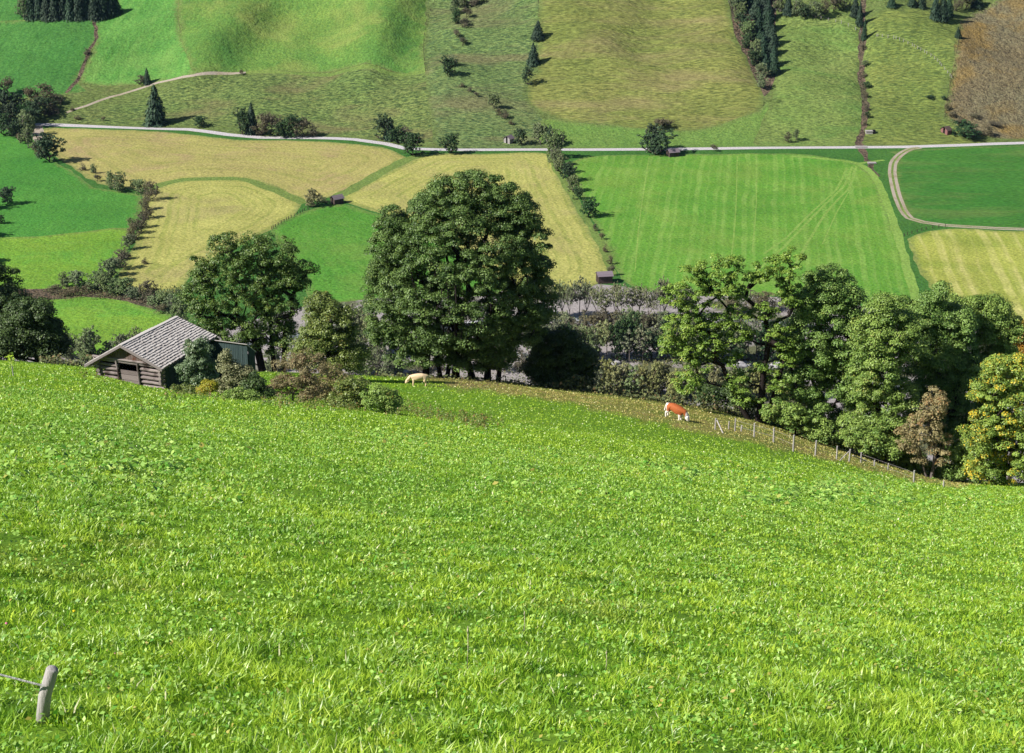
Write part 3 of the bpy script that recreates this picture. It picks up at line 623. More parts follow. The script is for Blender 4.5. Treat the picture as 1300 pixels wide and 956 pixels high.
# shrubs round the barn and along the fold
def shrub(name, label, px, lobes, m, n, rc, per, sz, seed, bark=None, **kw):
    p = near(*px); p.z -= .1
    return near_tree(name, label, 'bush', None, None, lobes, m, n, rc, per, sz, .07, bark or M_BARK, seed=seed, base_pt=p, **kw)
shrub('elder_shrub', 'tall blue green shrub against the barn side wall', (250,497), [(251,443,18,18),(250,466,23,24),(258,485,22,15),(238,470,13,17)], L_BLUE, 165, .42, 130, .13, 20)
shrub('rowan_shrub', 'spindly shrub with cream flower tips in front of the annex', (292,503), [(288,452,6,10),(291,468,15,15),(302,482,19,18),(284,488,14,13),(312,476,10,12)], leaf_mat('leaf_cream', (110,120,76), (176,174,132), (120,90,60), .08, .2, .85, .5), 110, .38, 110, .12, 21)
shrub('yellow_shrub', 'small bright yellow bush beside the tall barn shrub', (266,503), [(266,491,10,9),(258,496,8,6)], leaf_mat('leaf_yellow', (130,140,44), (200,184,60), (196,140,60), .2, .3, .95, .5), 45, .35, 110, .1, 22)
shrub('low_bush', 'low mixed bush at the front right barn corner', (232,500), [(230,493,12,7),(243,496,10,6)], L_AUT, 36, .3, 90, .1, 23)
shrub('dark_bush', 'low dark bush at the end of the annex', (322,507), [(322,488,16,15),(336,499,12,8)], L_DARK, 50, .45, 110, .13, 24)
shrub('low_bush', 'scruffy low bush below the cream tipped shrub', (305,508), [(300,501,18,6),(318,504,14,5)], L_MID2, 40, .3, 90, .1, 25)
shrub('dry_shrub', 'reddish grey half bare shrub right of the barn annex', (372,510), [(370,474,24,28),(392,466,26,22),(358,490,20,18),(385,495,28,16)], L_RED, 150, .42, 90, .11, 26, bark=M_BARK_G)
shrub('dry_shrub', 'pale brown shrub in front of the olive brown tree', (415,512), [(415,480,24,19),(430,490,22,17),(405,498,20,14)], leaf_mat('leaf_pale_brown', (130,122,80), (176,164,112), (120,80,60), .2, .2, .8, .6), 100, .4, 100, .11, 27, bark=M_BARK_G)
shrub('hedge_bush', 'rounded yellowish green bush in the row of bushes running down the meadow', (450,520), [(448,498,26,19),(434,506,18,13),(462,505,18,13)], L_AUT, 90, .42, 120, .12, 28)
shrub('hedge_bush', 'dark green bush at the lower end of the row of bushes in the meadow', (488,525), [(482,506,24,16),(498,513,14,11)], L_MID2, 90, .42, 120, .12, 29)
def nettles():
    rg = np.random.default_rng(77); C, N, U, L = [], [], [], []
    for (xr, f, n, sc) in (((500,620), lambda x: 520+(x-500)*.2, 150, .75), ((560,640), lambda x: 531+(x-560)*.1, 40, .5), ((330,520), lambda x: 512+(x-330)*.08, 110, .6), ((210,340), lambda x: 503+(x-210)*.04, 60, .5), ((1085,1215), lambda x: 592+(x-1085)*.19, 80, .5), ((100,160), lambda x: 478+(x-100)*.1, 16, .4)):
        for _ in range(n):
            x = rg.uniform(*xr); p = near(x, f(x)+rg.normal(0, 3)); h = rg.uniform(.5, 1.3)*sc; k = int(20*h)+6
            z = rg.uniform(.1, 1, k)*h; a = rg.uniform(0, 6.283, k)
            C.append(np.stack([p.x+np.cos(a)*.09, p.y+np.sin(a)*.09, p.z+z], 1)); N.append(np.stack([np.cos(a)*.6, np.sin(a)*.6, np.ones(k)], 1)+rg.normal(0, .4, (k, 3))); L.append(rg.uniform(.09, .17, k))
    C, N, L = map(np.concatenate, (C, N, L)); v, q = quads(C, N, L, L*.5, .2)
    m = leaf_mat('nettle_leaves', (78,104,44), (140,156,80), (150,116,70), .2, .25, .85, .5)
    tag(put('nettle_patch', mesh_np('nettle_patch', v, q, mat=m, fattr={'tint': RNG.uniform(0,1,len(q)), 'warm': RNG.uniform(0,1,len(q))})), 'dull green nettles and tall weeds along the meadow fold and fence', 'weeds', None, 'stuff')
nettles()

# ------------------------------------------------------------------ FAR PLANTS (shared meshes, every plant an object)
FM = {
 'round': leaf_mat('far_leaf_green', (38,64,38), (82,116,64), None, 0, .15, .85, .6, .6),
 'grey': leaf_mat('far_leaf_grey', (90,112,70), (150,166,110), None, 0, .15, .85, .6, .6),
 'purple': leaf_mat('far_leaf_purple', (90,88,66), (140,132,100), None, 0, .12, .85, .7, .6),
 'spruce': leaf_mat('far_spruce', (28,54,40), (60,88,60), None, 0, .06, .85, .7, .5),
 'golden': leaf_mat('far_leaf_golden', (122,130,80), (174,172,112), (150,120,60), .1, .15, .85, .6, .5),
 'alder': leaf_mat('far_alder', (116,132,88), (174,182,130), (150,130,90), .05, .15, .85, .6, .7),
}
def proto(kind, seed):
    rg = np.random.default_rng(seed)
    if kind == 'spruce':
        n = 46; C, N, U, L = [], [], [], []
        for i in range(n):
            z = .05+.93*(i/n)**.92; R = .62*(1-z)**.8*rg.uniform(.8, 1.1)+.015; k = max(5, int(64*(1-z))+6)
            a = rg.uniform(0, 6.283, k); rr = R*rg.uniform(.25, 1.0, k)
            C.append(np.stack([np.cos(a)*rr, np.sin(a)*rr, z-.16*rr+rg.normal(0, .006, k)], 1)); N.append(np.stack([np.cos(a)*.7, np.sin(a)*.7, np.ones(k)], 1)+rg.normal(0, .35, (k, 3)))
            U.append(np.stack([np.cos(a), np.sin(a), -.45*np.ones(k)], 1)); L.append(np.full(k, .10+.06*(1-z)))
        C, N, U, L = map(np.concatenate, (C, N, U, L)); v, q = quads(C, N, L, L*.5, .1, U)
        cr = mesh_np('far_crown', v, q, mat=FM[kind], fattr={'tint': rg.uniform(0, 1, len(q)), 'warm': rg.uniform(0, 1, len(q))})
        tm = MB(); tm.tube([(0,0,-.03),(0,0,.95)], [.02, .004], 5); return cr, tm.mesh('far_trunk', M_BARK_D)
    th = {'round': .05, 'grey': .0, 'purple': .0, 'golden': .04, 'alder': .3}[kind]
    nl = 11; lob = []
    for _ in range(nl):
        z = rg.uniform(th+.15, .85); env = .5*math.sqrt(max(.05, 1-((z-(th+.42))/.62)**2)); a = rg.uniform(0, 6.283); R = rg.uniform(.15, .62)*env
        lob.append((math.cos(a)*R, math.sin(a)*R, z, rg.uniform(.16, .26)))
    lob.append((0, 0, .82, .17)); lob += [(0, 0, .5, .3), (0, 0, .35, .26)] if kind in ('round', 'golden') else []; cl = []; want = 210 if kind != 'alder' else 130
    while len(cl) < want:
        x, y, z, r = lob[rg.integers(len(lob))]; d = unit(rg.normal(size=3))*r*rg.uniform(.5, 1.05); p = np.array([x, y, z])+d*np.array([1.1,1.1,1.0])
        if p[2] > th: cl.append(p)
    cl = np.array(cl); cl[:,:2] /= np.percentile(np.abs(cl[:,:2]), 95)*2.25; cl[:,2] *= .93/cl[:,2].max(); per, sz, rc = (34, .046, .07) if kind != 'alder' else (26, .036, .06)
    if kind == 'purple': per, sz = 26, .036
    v, q, t, w = crown_leaves(cl, rc*rg.uniform(.7, 1.3, len(cl)), per, sz, rg)
    cr = mesh_np('far_crown', v, q, mat=FM[kind], fattr={'tint': t, 'warm': w})
    tr = [np.array([0,0,-.04]), np.array([.01,0,th*.6]), np.array([0.0,.01,th+.12])]
    N, P, r = skeleton(tr, cl[::3], rg, .022 if kind == 'alder' else .03, .2); r = np.minimum(r, .03); r = np.maximum(r, .0045)
    return cr, skel_mesh('far_trunk', N, P, r, M_BARK_G if kind in ('alder', 'grey') else M_BARK, n=4)
PRO = {k: [proto(k, 100*i+hash_) for i in range(3)] for hash_, k in enumerate(['round', 'grey', 'purple', 'spruce', 'golden', 'alder'])}
NK = {'round': ('broadleaf_tree', 'tree'), 'grey': ('grey_tree', 'tree'), 'purple': ('bare_bush', 'bush'), 'spruce': ('spruce_tree', 'tree'), 'golden': ('golden_tree', 'tree'), 'alder': ('alder_tree', 'tree')}
cnt_ = [0]
def plant(kind, x, y, h, w, label, group=None, small=False, where=None, lean=0):
    p = where or far(x, y); d = p.y*cp-p.z*sp; k = d/F; H = h*k/.97; W = w*k
    i = cnt_[0]; cnt_[0] += 1; rg = random.Random(i)
    cr, tr = PRO[kind][i % 3]; nm, cat = NK[kind]
    if H < 5 and kind != 'spruce': nm, cat = ('bush', 'bush') if kind != 'purple' else ('bare_bush', 'bush')
    root = put(nm, None, None, (p.x, p.y, p.z-.1)); tag(root, label, cat, group)
    root.rotation_euler = (0, lean, rg.uniform(0, 6.28)); root.scale = (W*1.05, W*1.05, H)
    put('crown', cr, root); put('trunk', tr, root); return root
ORD = ['first','second','third','fourth','fifth','sixth','seventh','eighth','ninth','tenth','eleventh','twelfth','thirteenth','fourteenth','fifteenth','sixteenth','seventeenth','eighteenth','nineteenth','twentieth','twenty-first','twenty-second','twenty-third','twenty-fourth','twenty-fifth','twenty-sixth','twenty-seventh','twenty-eighth','twenty-ninth','thirtieth','thirty-first','thirty-second','thirty-third','thirty-fourth','thirty-fifth','thirty-sixth']
KW = {'round': 'dark tree', 'grey': 'grey tree', 'purple': 'brown bush', 'spruce': 'dark conifer', 'golden': 'golden tree', 'alder': 'thin tree'}
def row(items, place, group, frm='from the left'):
    if 'hedge' in place or 'bank' in place: items = [(k, x, y, h*1.1, w*1.35) for k, x, y, h, w in items]
    for i, (kind, x, y, h, w) in enumerate(items):
        kw = KW[kind] if h > 19 else KW[kind].replace('tree', 'bush')
        plant(kind, x, y, h, w, f'{kw}, {ORD[i]} {frm} {place}', group)
# single landmark trees
for a in [
 ('spruce', 198, 158, 51, 29, 'large dark spruce standing alone above the road at left'),
 ('round', 255, 161, 15, 17, 'small round dark bush right of the large lone spruce'),
 ('spruce', 187, 106, 20, 10, 'slim conifer beside the farm path on the upper left slope'),
 ('purple', 178, 106, 12, 13, 'low brown bush left of the slim conifer on the farm path'),
 ('purple', 307, 95, 7, 7, 'tiny dark bush where the farm path levels out'),
 ('purple', 109, 69, 9, 7, 'small brown bush on the brown stream gully'),
 ('round', 524, 197, 30, 27, 'round dark tree on the road above the field path'),
 ('round', 571, 195, 27, 22, 'round dark tree on the road with its shadow on the tarmac'),
 ('round', 837, 195, 34, 36, 'big dark tree covering the road in the middle distance'),
 ('round', 830, 190, 34, 22, 'left shoulder of dark foliage beside the big roadside tree'),
 ('purple', 838, 163, 14, 26, 'purplish thicket on the slope above the big roadside tree'),
 ('golden', 396, 262, 23, 22, 'small bare limbed tree beside the left field hut'),
 ('grey', 410, 257, 7, 12, 'small grey bush between the bare limbed tree and the hut'),
 ('round', 10, 259, 24, 20, 'lone round tree in the green field at the left edge'),
 ('round', 2, 284, 14, 10, 'small bush below the lone tree at the left edge'),
 ('purple', 1001, 181, 15, 9, 'upright brown bush above the road right of the middle'),
 ('grey', 1011, 179, 16, 9, 'feathery bush right of the upright brown bush above the road'),
 ('round', 1224, 174, 22, 36, 'wide bright green bush above the road at right'),
 ('purple', 1252, 172, 14, 16, 'dark bush behind the wide green bush at right'),
 ('spruce', 1216, 48, 14, 9, 'small lone conifer on the border of the brown slope'),
 ('round', 1181, 125, 5, 12, 'low dark bush in the yellow green pasture right of the ravine'),
 ('round', 1198, 127, 6, 6, 'tiny dark bush beside the brown slope border'),
 ('spruce', 683, 49, 23, 17, 'topmost conifer in the line left of the olive slope'),
 ('spruce', 677, 82, 28, 17, 'middle conifer in the line left of the olive slope'),
 ('round', 670, 107, 23, 13, 'lowest round tree in the line left of the olive slope'),
 ('purple', 906, 192, 10, 9, 'small bush beside the road in the shadow of the big roadside tree'),
 ('round', 568, 95, 27, 16, 'dark tree in the middle of the tussocky gully'),
 ('grey', 575, 83, 14, 12, 'grey bush just above the dark tree in the tussocky gully'),
 ('grey', 627, 138, 20, 14, 'grey tree low in the tussocky gully'),
 ('purple', 640, 150, 12, 11, 'small dark bush below the grey gully tree'),
 ('purple', 633, 146, 9, 9, 'tiny dark bush beside the grey gully tree'),
 ('round', 662, 184, 22, 16, 'bush standing in for the dark shadow beside the small roadside hut'),  # dark shadow by the hut, built as a bush
 ('purple', 185, 335, 9, 9, 'faint brown bush standing in the striped hay field'),
]: plant(*a)
row([('round',-26,266,34,26),('round',-34,302,36,26),('round',-30,336,36,24),('round',-14,332,20,16)], "in the tree line at the left edge", 'field trees at the left edge', 'from the road')
row([('round',308,171,34,20),('spruce',320,170,40,18),('purple',332,172,30,22),('purple',344,172,32,24),('round',360,174,26,20),('round',372,174,30,22),('purple',386,174,26,22),('purple',396,173,18,15)], "in the dark copse above the road", 'copse above the road')
row([('round',487,178,34,22),('spruce',496,178,30,18),('round',504,181,24,18),('purple',513,181,21,20)], 'in the small copse sloping down to the road', 'small copse by the road')
row([('grey',686,184,26,14),('round',697,186,26,12),('grey',703,201,36,18),('round',713,183,12,10)], 'in the clump where hedge and road meet', 'clump at the hedge and road')
row([('round',3,150,46,24),('round',5,172,30,22),('purple',12,122,26,18),('round',22,145,32,24),('grey',33,172,34,22),('purple',38,132,24,18),('round',45,152,32,24),('purple',54,130,26,28),('round',30,158,28,22),('round',58,144,24,26),('purple',70,134,16,16),('grey',36,188,28,18),('round',20,174,24,20),('round',14,160,30,22),('round',-8,160,34,26),('purple',64,146,16,20),('round',40,162,26,20)], "in the grove at the road's left end", 'grove at the left end of the road')
row([('round',63,206,38,32),('purple',52,198,20,14),('purple',46,192,14,12),('purple',26,182,14,10)], 'below the grove beside the left hay field', 'trees below the grove')
row([('grey',30,24,30,14)]+[('spruce',x,y,h,16) for x,y,h in [(40,24,34),(50,22,36),(60,24,38),(70,24,36),(80,22,40),(90,24,36),(100,24,38),(110,22,36),(120,24,36),(130,22,34),(140,20,30),(148,17,22)]]+[('spruce',44,6,40,18),('spruce',62,4,40,18),('spruce',84,6,40,18),('spruce',104,4,40,18),('spruce',124,6,36,18)], 'in the dark wood at the top left', 'wood at the top left')
# hedge between the left field and the hay field
row([('purple',105,216,9,7),('grey',119,220,12,6),('purple',123,230,9,7),('grey',141,240,22,9),('grey',151,243,24,14),('grey',172,242,14,9),('grey',179,246,18,12),('purple',189,254,24,15),('purple',187,266,16,12),('purple',183,277,20,15),('purple',181,288,16,12),('grey',166,291,14,8),('purple',170,304,20,13),('purple',177,296,18,12),('grey',164,316,18,12),('purple',160,328,14,12),('purple',153,340,24,17),('grey',144,350,22,14),('grey',137,358,26,16)], "in the hedge left of the hay field", 'hedge left of the hay field', 'down from the road')
row([('grey',83,365,20,10),('grey',98,366,22,18),('round',108,368,12,12),('grey',122,368,24,18),('grey',132,371,22,16),('purple',112,371,10,16),('grey',148,373,20,16),('grey',160,375,22,14),('grey',171,380,16,12),('purple',187,384,28,18),('grey',196,392,16,12),('grey',209,392,24,14),('grey',218,396,22,14),('purple',207,398,12,10),('grey',228,392,26,14),('purple',70,372,10,14),('purple',92,374,9,16)], "on the brown bank", 'bushes on the brown bank')
row([('grey',706,210,22,11),('grey',713,220,24,14),('round',720,230,22,15),('grey',727,243,20,12),('round',734,253,14,10),('round',747,275,22,17),('purple',741,264,10,7),('purple',756,293,9,5),('purple',763,304,9,6),('purple',769,320,10,5),('purple',774,335,11,6),('purple',777,350,14,7)], "in the hedge right of the hay field", 'hedge right of the hay field', 'down from the road')
# ravine conifers and the woods along the top
rv = []
rg2 = random.Random(12)
for i in range(40):
    t = i/39; side = (i % 3)
    rv.append(('grey' if side == 0 and i % 2 else 'spruce' if side else 'round', 926+44*t+side*(20-10*t)+rg2.uniform(-3, 3), -26+146*t+rg2.uniform(-4, 4), 30-10*t+rg2.uniform(-3, 4), 18-3*t))
rv = rv[:34]+[('grey',967,112,18,13)]
row(rv, "in the conifers filling the wide ravine", 'conifers in the wide ravine', 'from the top')
row([('grey',990,16,22,14),('spruce',1000,18,26,14),('grey',1012,20,24,16),('round',1022,24,20,14),('grey',1034,22,22,16),('purple',1046,18,20,16),('purple',1058,14,20,16),('grey',1070,12,22,14),('spruce',1085,20,28,12),('spruce',1091,32,30,10),('spruce',1097,50,26,8)], "in the wood edge at the top middle", 'wood edge at the top middle')
row([('spruce',1132,8,16,12),('spruce',1158,8,20,12),('spruce',1170,9,22,12),('spruce',1187,24,34,14),('spruce',1196,25,36,15),('spruce',1204,20,28,13),('purple',1214,14,24,14),('purple',1226,12,22,16),('spruce',1240,8,20,16)], 'in the wood edge at the top right', 'wood edge at the top right')
row([('purple',1096,64,9,8),('grey',1098,84,8,8),('purple',1095,98,9,9),('round',1100,112,9,10),('purple',1098,124,10,8),('purple',1102,140,10,7),('round',1101,150,9,7),('purple',1098,160,8,6)], 'in the narrow stony ravine', 'bushes in the narrow ravine', 'from the top')
row([('grey',577,18,22,12),('grey',585,10,26,16),('purple',592,22,14,12),('round',580,30,20,12),('purple',589,34,12,12),('purple',580,48,12,10),('purple',600,8,20,14),('grey',608,4,20,14),('purple',587,58,12,10)], "in the scrub of the tussocky gully", 'scrub in the gully')
row([('purple',586,110,6,8),('purple',596,116,6,7),('purple',604,122,6,7),('purple',650,158,7,8),('purple',100,152,6,10),('purple',132,154,7,5),('purple',92,140,6,6)], "among low bushes on the rough slopes", 'scattered low bushes', 'listed')
# heath fringe at right
row([('purple',1203,140,10,9),('purple',1209,150,10,12),('purple',1218,155,8,12),('purple',1240,150,7,14),('purple',1262,160,7,16)], 'on the foot of the brown heath slope', 'bushes on the heath')
# riverside trees
def riv(items, place, group): row(items, place, group)
rg_ = random.Random(4)
def rrow(x0, x1, n, y, h, w, kinds, slope=0):
    return [(rg_.choice(kinds), x0+(x1-x0)*i/max(n-1,1)+rg_.uniform(-4, 4), y+slope*(i/max(n-1,1))+rg_.uniform(-3, 3), h*rg_.uniform(.82, 1.15), w*rg_.uniform(.8, 1.2)) for i in range(n)]
riv(rrow(672, 880, 20, 404, 50, 19, ['alder'], 2), "in the farthest riverside row", 'far riverside trees')
riv(rrow(668, 1010, 34, 457, 52, 26, ['alder','alder','grey','round'], 2), "in the middle riverside row", 'middle riverside trees')
riv(rrow(750, 1010, 21, 503, 44, 27, ['golden','grey','golden'], 4), "in the nearest riverside row", 'near riverside trees')
riv(rrow(680, 890, 22, 430, 38, 24, ['alder','grey','purple'], 2), 'in the riverside row behind the middle row', 'second riverside trees')
riv([('grey',88,454,34,22),('grey',104,458,30,20),('grey',116,458,44,30),('grey',112,462,24,18),('grey',140,456,26,18),('grey',156,458,38,24),('grey',176,452,40,20),('purple',128,462,14,16)], "in the group left of the barn roof", 'grey trees left of the barn')
riv([('grey',230,420,44,26),('grey',440,430,48,26),('alder',455,452,72,30),('alder',470,460,70,28),('grey',462,420,40,26),('alder',400,470,50,26),('grey',345,470,30,24),('purple',480,450,50,24),('grey',446,478,58,32),('grey',468,480,40,26),('alder',482,482,52,26),('grey',494,484,32,24),('grey',505,476,26,22),('alder',425,478,60,28)], "in the growth between barn and huge tree", 'riverside trees behind the barn')
riv([('purple',930,398,22,24),('purple',955,392,26,26),('purple',975,396,28,28),('purple',1000,398,26,26),('purple',1085,420,40,30),('grey',1100,428,40,26),('alder',1118,436,44,26)], "in the scrub behind the open crowned tree", 'scrub behind the open crowned tree')
riv(rrow(540, 660, 7, 470, 26, 22, ['purple','grey','alder'], 0), "behind the trunks of the huge tree", 'growth behind the huge tree')

def undergrowth():
    rg = np.random.default_rng(9); C, N, L = [], [], []
    for (x0, x1, y0, y1, n) in ((640,1010,403,412,2600),(660,1010,450,464,3200),(740,1020,492,510,3000),(60,240,452,466,1600),(60,225,366,380,2200),(700,870,368,376,800),(820,1010,376,396,1500),(470,700,455,500,2200),(1000,1200,400,470,1500)):
        for x, y in zip(rg.uniform(x0, x1, n//26), rg.uniform(y0, y1, n//26)):
            p = far(x, y); k = 26
            C.append(np.array(p)+np.stack([rg.normal(0, 1.5, k), rg.normal(0, 1.5, k), rg.uniform(.05, 1.3, k)], 1)); N.append(rg.normal(0, .5, (k, 3))+[0,0,.8]); L.append(rg.uniform(.3, .65, k))
    for (x0, x1, Y0, Y1, n, hh) in ((480,700,179,184,900,.7),(700,1010,179,188,9000,1.7),(60,142,179,186,1800,1.3),(1010,1230,176,188,8000,1.8)):
        px = rg.uniform(x0, x1, n); Y = rg.uniform(Y0, Y1, n); X = (px-CX)/F*Y*1.08; z = near_z(X, Y)
        C.append(np.stack([X, Y, z+rg.uniform(.05, 1, n)**1.5*hh*(.6+.5*sn(X, Y, 4, 8))], 1)); N.append(rg.normal(0, .5, (n, 3))+[0,-.3,.8]); L.append(rg.uniform(.18, .4, n))
    C, N, L = map(np.concatenate, (C, N, L)); v, q = quads(C, N, L, L*.7, .2)
    m = leaf_mat('undergrowth_leaves', (66,80,46), (124,130,78), (130,108,74), .12, .12, .85, .7)
    tag(put('undergrowth', mesh_np('undergrowth', v, q, mat=m, fattr={'tint': RNG.uniform(0,1,len(q)), 'warm': RNG.uniform(0,1,len(q))})), 'low brownish scrub under the riverside trees and on the bank', 'undergrowth', None, 'stuff')
undergrowth()
M_ROCK = plain_mat('pale_rock', (176,172,178), (222,220,224), 1.5, .9)
def rock(x, y, w, label, seed):
    p = far(x, y); k = (p.y*cp-p.z*sp)/F; r = w*k/2; bm = bmesh.new(); bmesh.ops.create_icosphere(bm, subdivisions=3, radius=1); rg = random.Random(seed)
    ph = [rg.uniform(0, 6) for _ in range(6)]
    for v in bm.verts:
        c = v.co; s = 1+.16*math.sin(c.x*3+ph[0])*math.cos(c.y*2.6+ph[1])+.1*math.sin(c.z*5+ph[2]+c.x*4)+.05*math.sin(c.y*9+ph[3])
        v.co = Vector((c.x*1.15, c.y*.9, c.z*.62))*s*r
    me = bpy.data.meshes.new('boulder'); bm.to_mesh(me); bm.free(); me.materials.append(M_ROCK); o = put('boulder', me, None, (p.x, p.y, p.z+r*.2)); tag(o, label, 'boulder', 'boulders in the riverbed')
for i, (x, y, w, l) in enumerate([(906,412,22,'large white boulder seen through the open crowned tree'),(940,466,16,'pale boulder by the white water left of the forked trunk'),(988,468,22,'pale boulder right of the forked trunk'),(780,462,12,'whitish boulder in front of the middle riverside trees'),(705,398,9,'small pale boulder at the right flank of the huge tree'),(852,378,10,'small boulder at the far river bank'),(512,474,12,'grey boulder just left of the cream cow'),(120,462,9,'small pale boulder on the gravel left of the barn')]): rock(x, y, w, l, i)

# ------------------------------------------------------------------ HUTS
M_HUTW = wood_mat('hut_wood', (78,66,62), (116,98,92), (4,4,.6)); M_HUTR = wood_mat('hut_roof', (126,114,122), (160,146,156), (1,1,1))
M_HUTD = plain_mat('hut_dark', (30,28,30)); M_PALE = plain_mat('pale_plaster', (206,200,198), (184,176,176), 1.2); M_PINK = wood_mat('hut_pink_wood', (150,104,104), (176,128,124), (3,3,.6))
def hut(x, y, w, d, h, rise, rot, label, wm=None, rm=None, door=True, over=.35):
    p = far(x, y); k = (p.y*cp-p.z*sp)/F; w, d, h, rise, over = w*k, d*k, h*k, rise*k, over
    root = put('field_hut', None, None, (p.x, p.y, p.z)); root.rotation_euler[2] = rot; tag(root, label, 'hut')
    m = MB(); nb = 14
    for sx in (-1, 1):
        for i in range(nb): m.box(sx*w/2-.06, sx*w/2+.06, -d/2+d*i/nb+.01, -d/2+d*(i+1)/nb-.01, -1.2, h)
    for sy in (-1, 1):
        for i in range(nb):
            a, b = -w/2+w*i/nb, -w/2+w*(i+1)/nb; ht = lambda q: h+rise*(1-abs(q)/(w/2))
            if door and sy == -1 and abs((a+b)/2) < w*.14: continue
            m.hexa([(a+.01,sy*d/2-.05,-1.2),(b-.01,sy*d/2-.05,-1.2),(b-.01,sy*d/2+.05,-1.2),(a+.01,sy*d/2+.05,-1.2),(a+.01,sy*d/2-.05,ht(a)),(b-.01,sy*d/2-.05,ht(b)),(b-.01,sy*d/2+.05,ht(b)),(a+.01,sy*d/2+.05,ht(a))])
    m.build('wall', wm or M_HUTW, root)
    if door: q = MB(); q.box(-w*.17, w*.17, -d/2+.06, -d/2+.14, -.6, h*.8); q.build('door', M_HUTD, root)
    r = MB(); n = 7
    for s in (-1, 1):
        for i in range(n):
            t0, t1 = i/n, (i+1)/n+.06; X0, X1 = s*(w/2+over)*t0, s*(w/2+over)*t1; sl = rise/(w/2); z0, z1 = h+rise-sl*abs(X0)+.10-.0*i, h+rise-sl*abs(X1)+.14
            r.hexa([(X0,-d/2-over,z0),(X1,-d/2-over,z1),(X1,d/2+over,z1),(X0,d/2+over,z0),(X0,-d/2-over,z0+.08),(X1,-d/2-over,z1+.06),(X1,d/2+over,z1+.06),(X0,d/2+over,z0+.08)] if s > 0 else [(X1,-d/2-over,z1),(X0,-d/2-over,z0),(X0,d/2+over,z0),(X1,d/2+over,z1),(X1,-d/2-over,z1+.06),(X0,-d/2-over,z0+.08),(X0,d/2+over,z0+.08),(X1,d/2+over,z1+.06)])
    r.build('roof', rm or M_HUTR, root)
hut(428, 258, 9, 14, 7, 3.5, math.radians(-50), 'small brown hut with a grey roof between the left hay fields')
hut(767, 358, 15, 18, 10, 3.5, math.radians(-80), 'small purple grey roofed hut at the lower tip of the hay field')
hut(854, 198, 10, 13, 6, 3, math.radians(-70), 'dark shed below the road in the shade of the big roadside tree')
hut(1201, 169, 12, 7, 5, 3.5, math.radians(-60), 'little pink brown shed beside the wide green bush', M_PINK, M_HUTW)
hut(646, 181, 9, 9, 6, 3, math.radians(-35), 'small pale hut above the road by the bush standing in for a shadow', M_PALE, M_HUTR)
def culvert():
    p = far(1105, 169); root = put('water_trough', None, None, (p.x, p.y, p.z)); tag(root, 'tiny concrete spring house with dark opening beside the narrow ravine', 'spring house')
    m = MB(); m.box(-2, .8, -.9, .9, -.5, .9); m.box(-2.2, 1.0, -1.1, 1.1, .9, 1.1); m.build('wall', M_PALE, root)
    q = MB(); q.box(.9, 2.0, -1.0, .8, -.4, 1.4); q.build('hatch', M_HUTD, root)
    for (x, y, L, lb) in ((1093, 187, 5, 'small concrete road bridge over the ravine'), (1107, 207.5, 3.4, 'little white plank bridge on the field track')):
        p = far(x, y); r = put('foot_bridge', None, None, (p.x, p.y, p.z)); tag(r, lb, 'bridge')
        m = MB(); m.box(-L/2, L/2, -1.1, 1.1, .05, .25); m.build('deck', M_PALE, r); m = MB()
        for s in (-1, 1): m.box(-L/2, L/2, s*1.1-.08, s*1.1+.08, .252, .5)
        m.build('kerb', M_PALE, r)
culvert()
def farfence(line, n, h, label, mat, grp=None):
    q = smooth([far(x, y) for x, y in line], False, 1.0); idx = np.linspace(0, len(q)-1, n).astype(int); p0 = q[0]
    root = put('pasture_fence', None, None, (p0[0], p0[1], float(far_z(p0[0], p0[1])))); tag(root, label, 'fence', grp)
    b = MB(); b.tube([(0,0,-.3),(0,0,h)], .13, 5); pm = b.mesh('post', mat); tops = []
    for i in idx:
        x, y = q[i]; z = float(far_z(x, y)); put('post', pm, root, (x-p0[0], y-p0[1], z-root.location.z)); tops.append((x-p0[0], y-p0[1], z-root.location.z+h*.85))
    w = MB(); w.tube(tops, .02, 4); w.build('wire', mat, root)
M_POSTW = plain_mat('weathered_post', (206,200,200), (172,164,162), 4)
farfence([(1113,46),(1140,50),(1165,62),(1190,78),(1208,99)], 24, 1.3, 'dotted line of pale posts crossing the pasture right of the narrow ravine', M_POSTW)
farfence([(985,14),(1010,19),(1040,23),(1066,29),(1092,42)], 14, 1.3, 'dotted line of pale posts between the two ravines', M_POSTW)
farfence([(553,0),(541,30),(538,60),(540,90)], 18, 1.2, 'dark post fence on the left side of the tussocky gully', M_BARK)
farfence([(684,0),(684,40),(681,60)], 8, 1.2, 'short dark fence above the line of conifers', M_BARK)
farfence([(345,291),(365,279),(385,269),(395,264)], 16, 1.1, 'thin fence between the striped hay field and the bright green field', M_BARK)
farfence([(1220,30),(1216,60),(1209,95),(1203,125),(1200,148)], 22, 1.2, 'fence along the border of the brown slope', M_BARK)
farfence([(1148,300),(1160,296),(1178,291),(1200,288)], 9, 1.1, 'short fence at the corner of the pale yellow field', M_BARK)

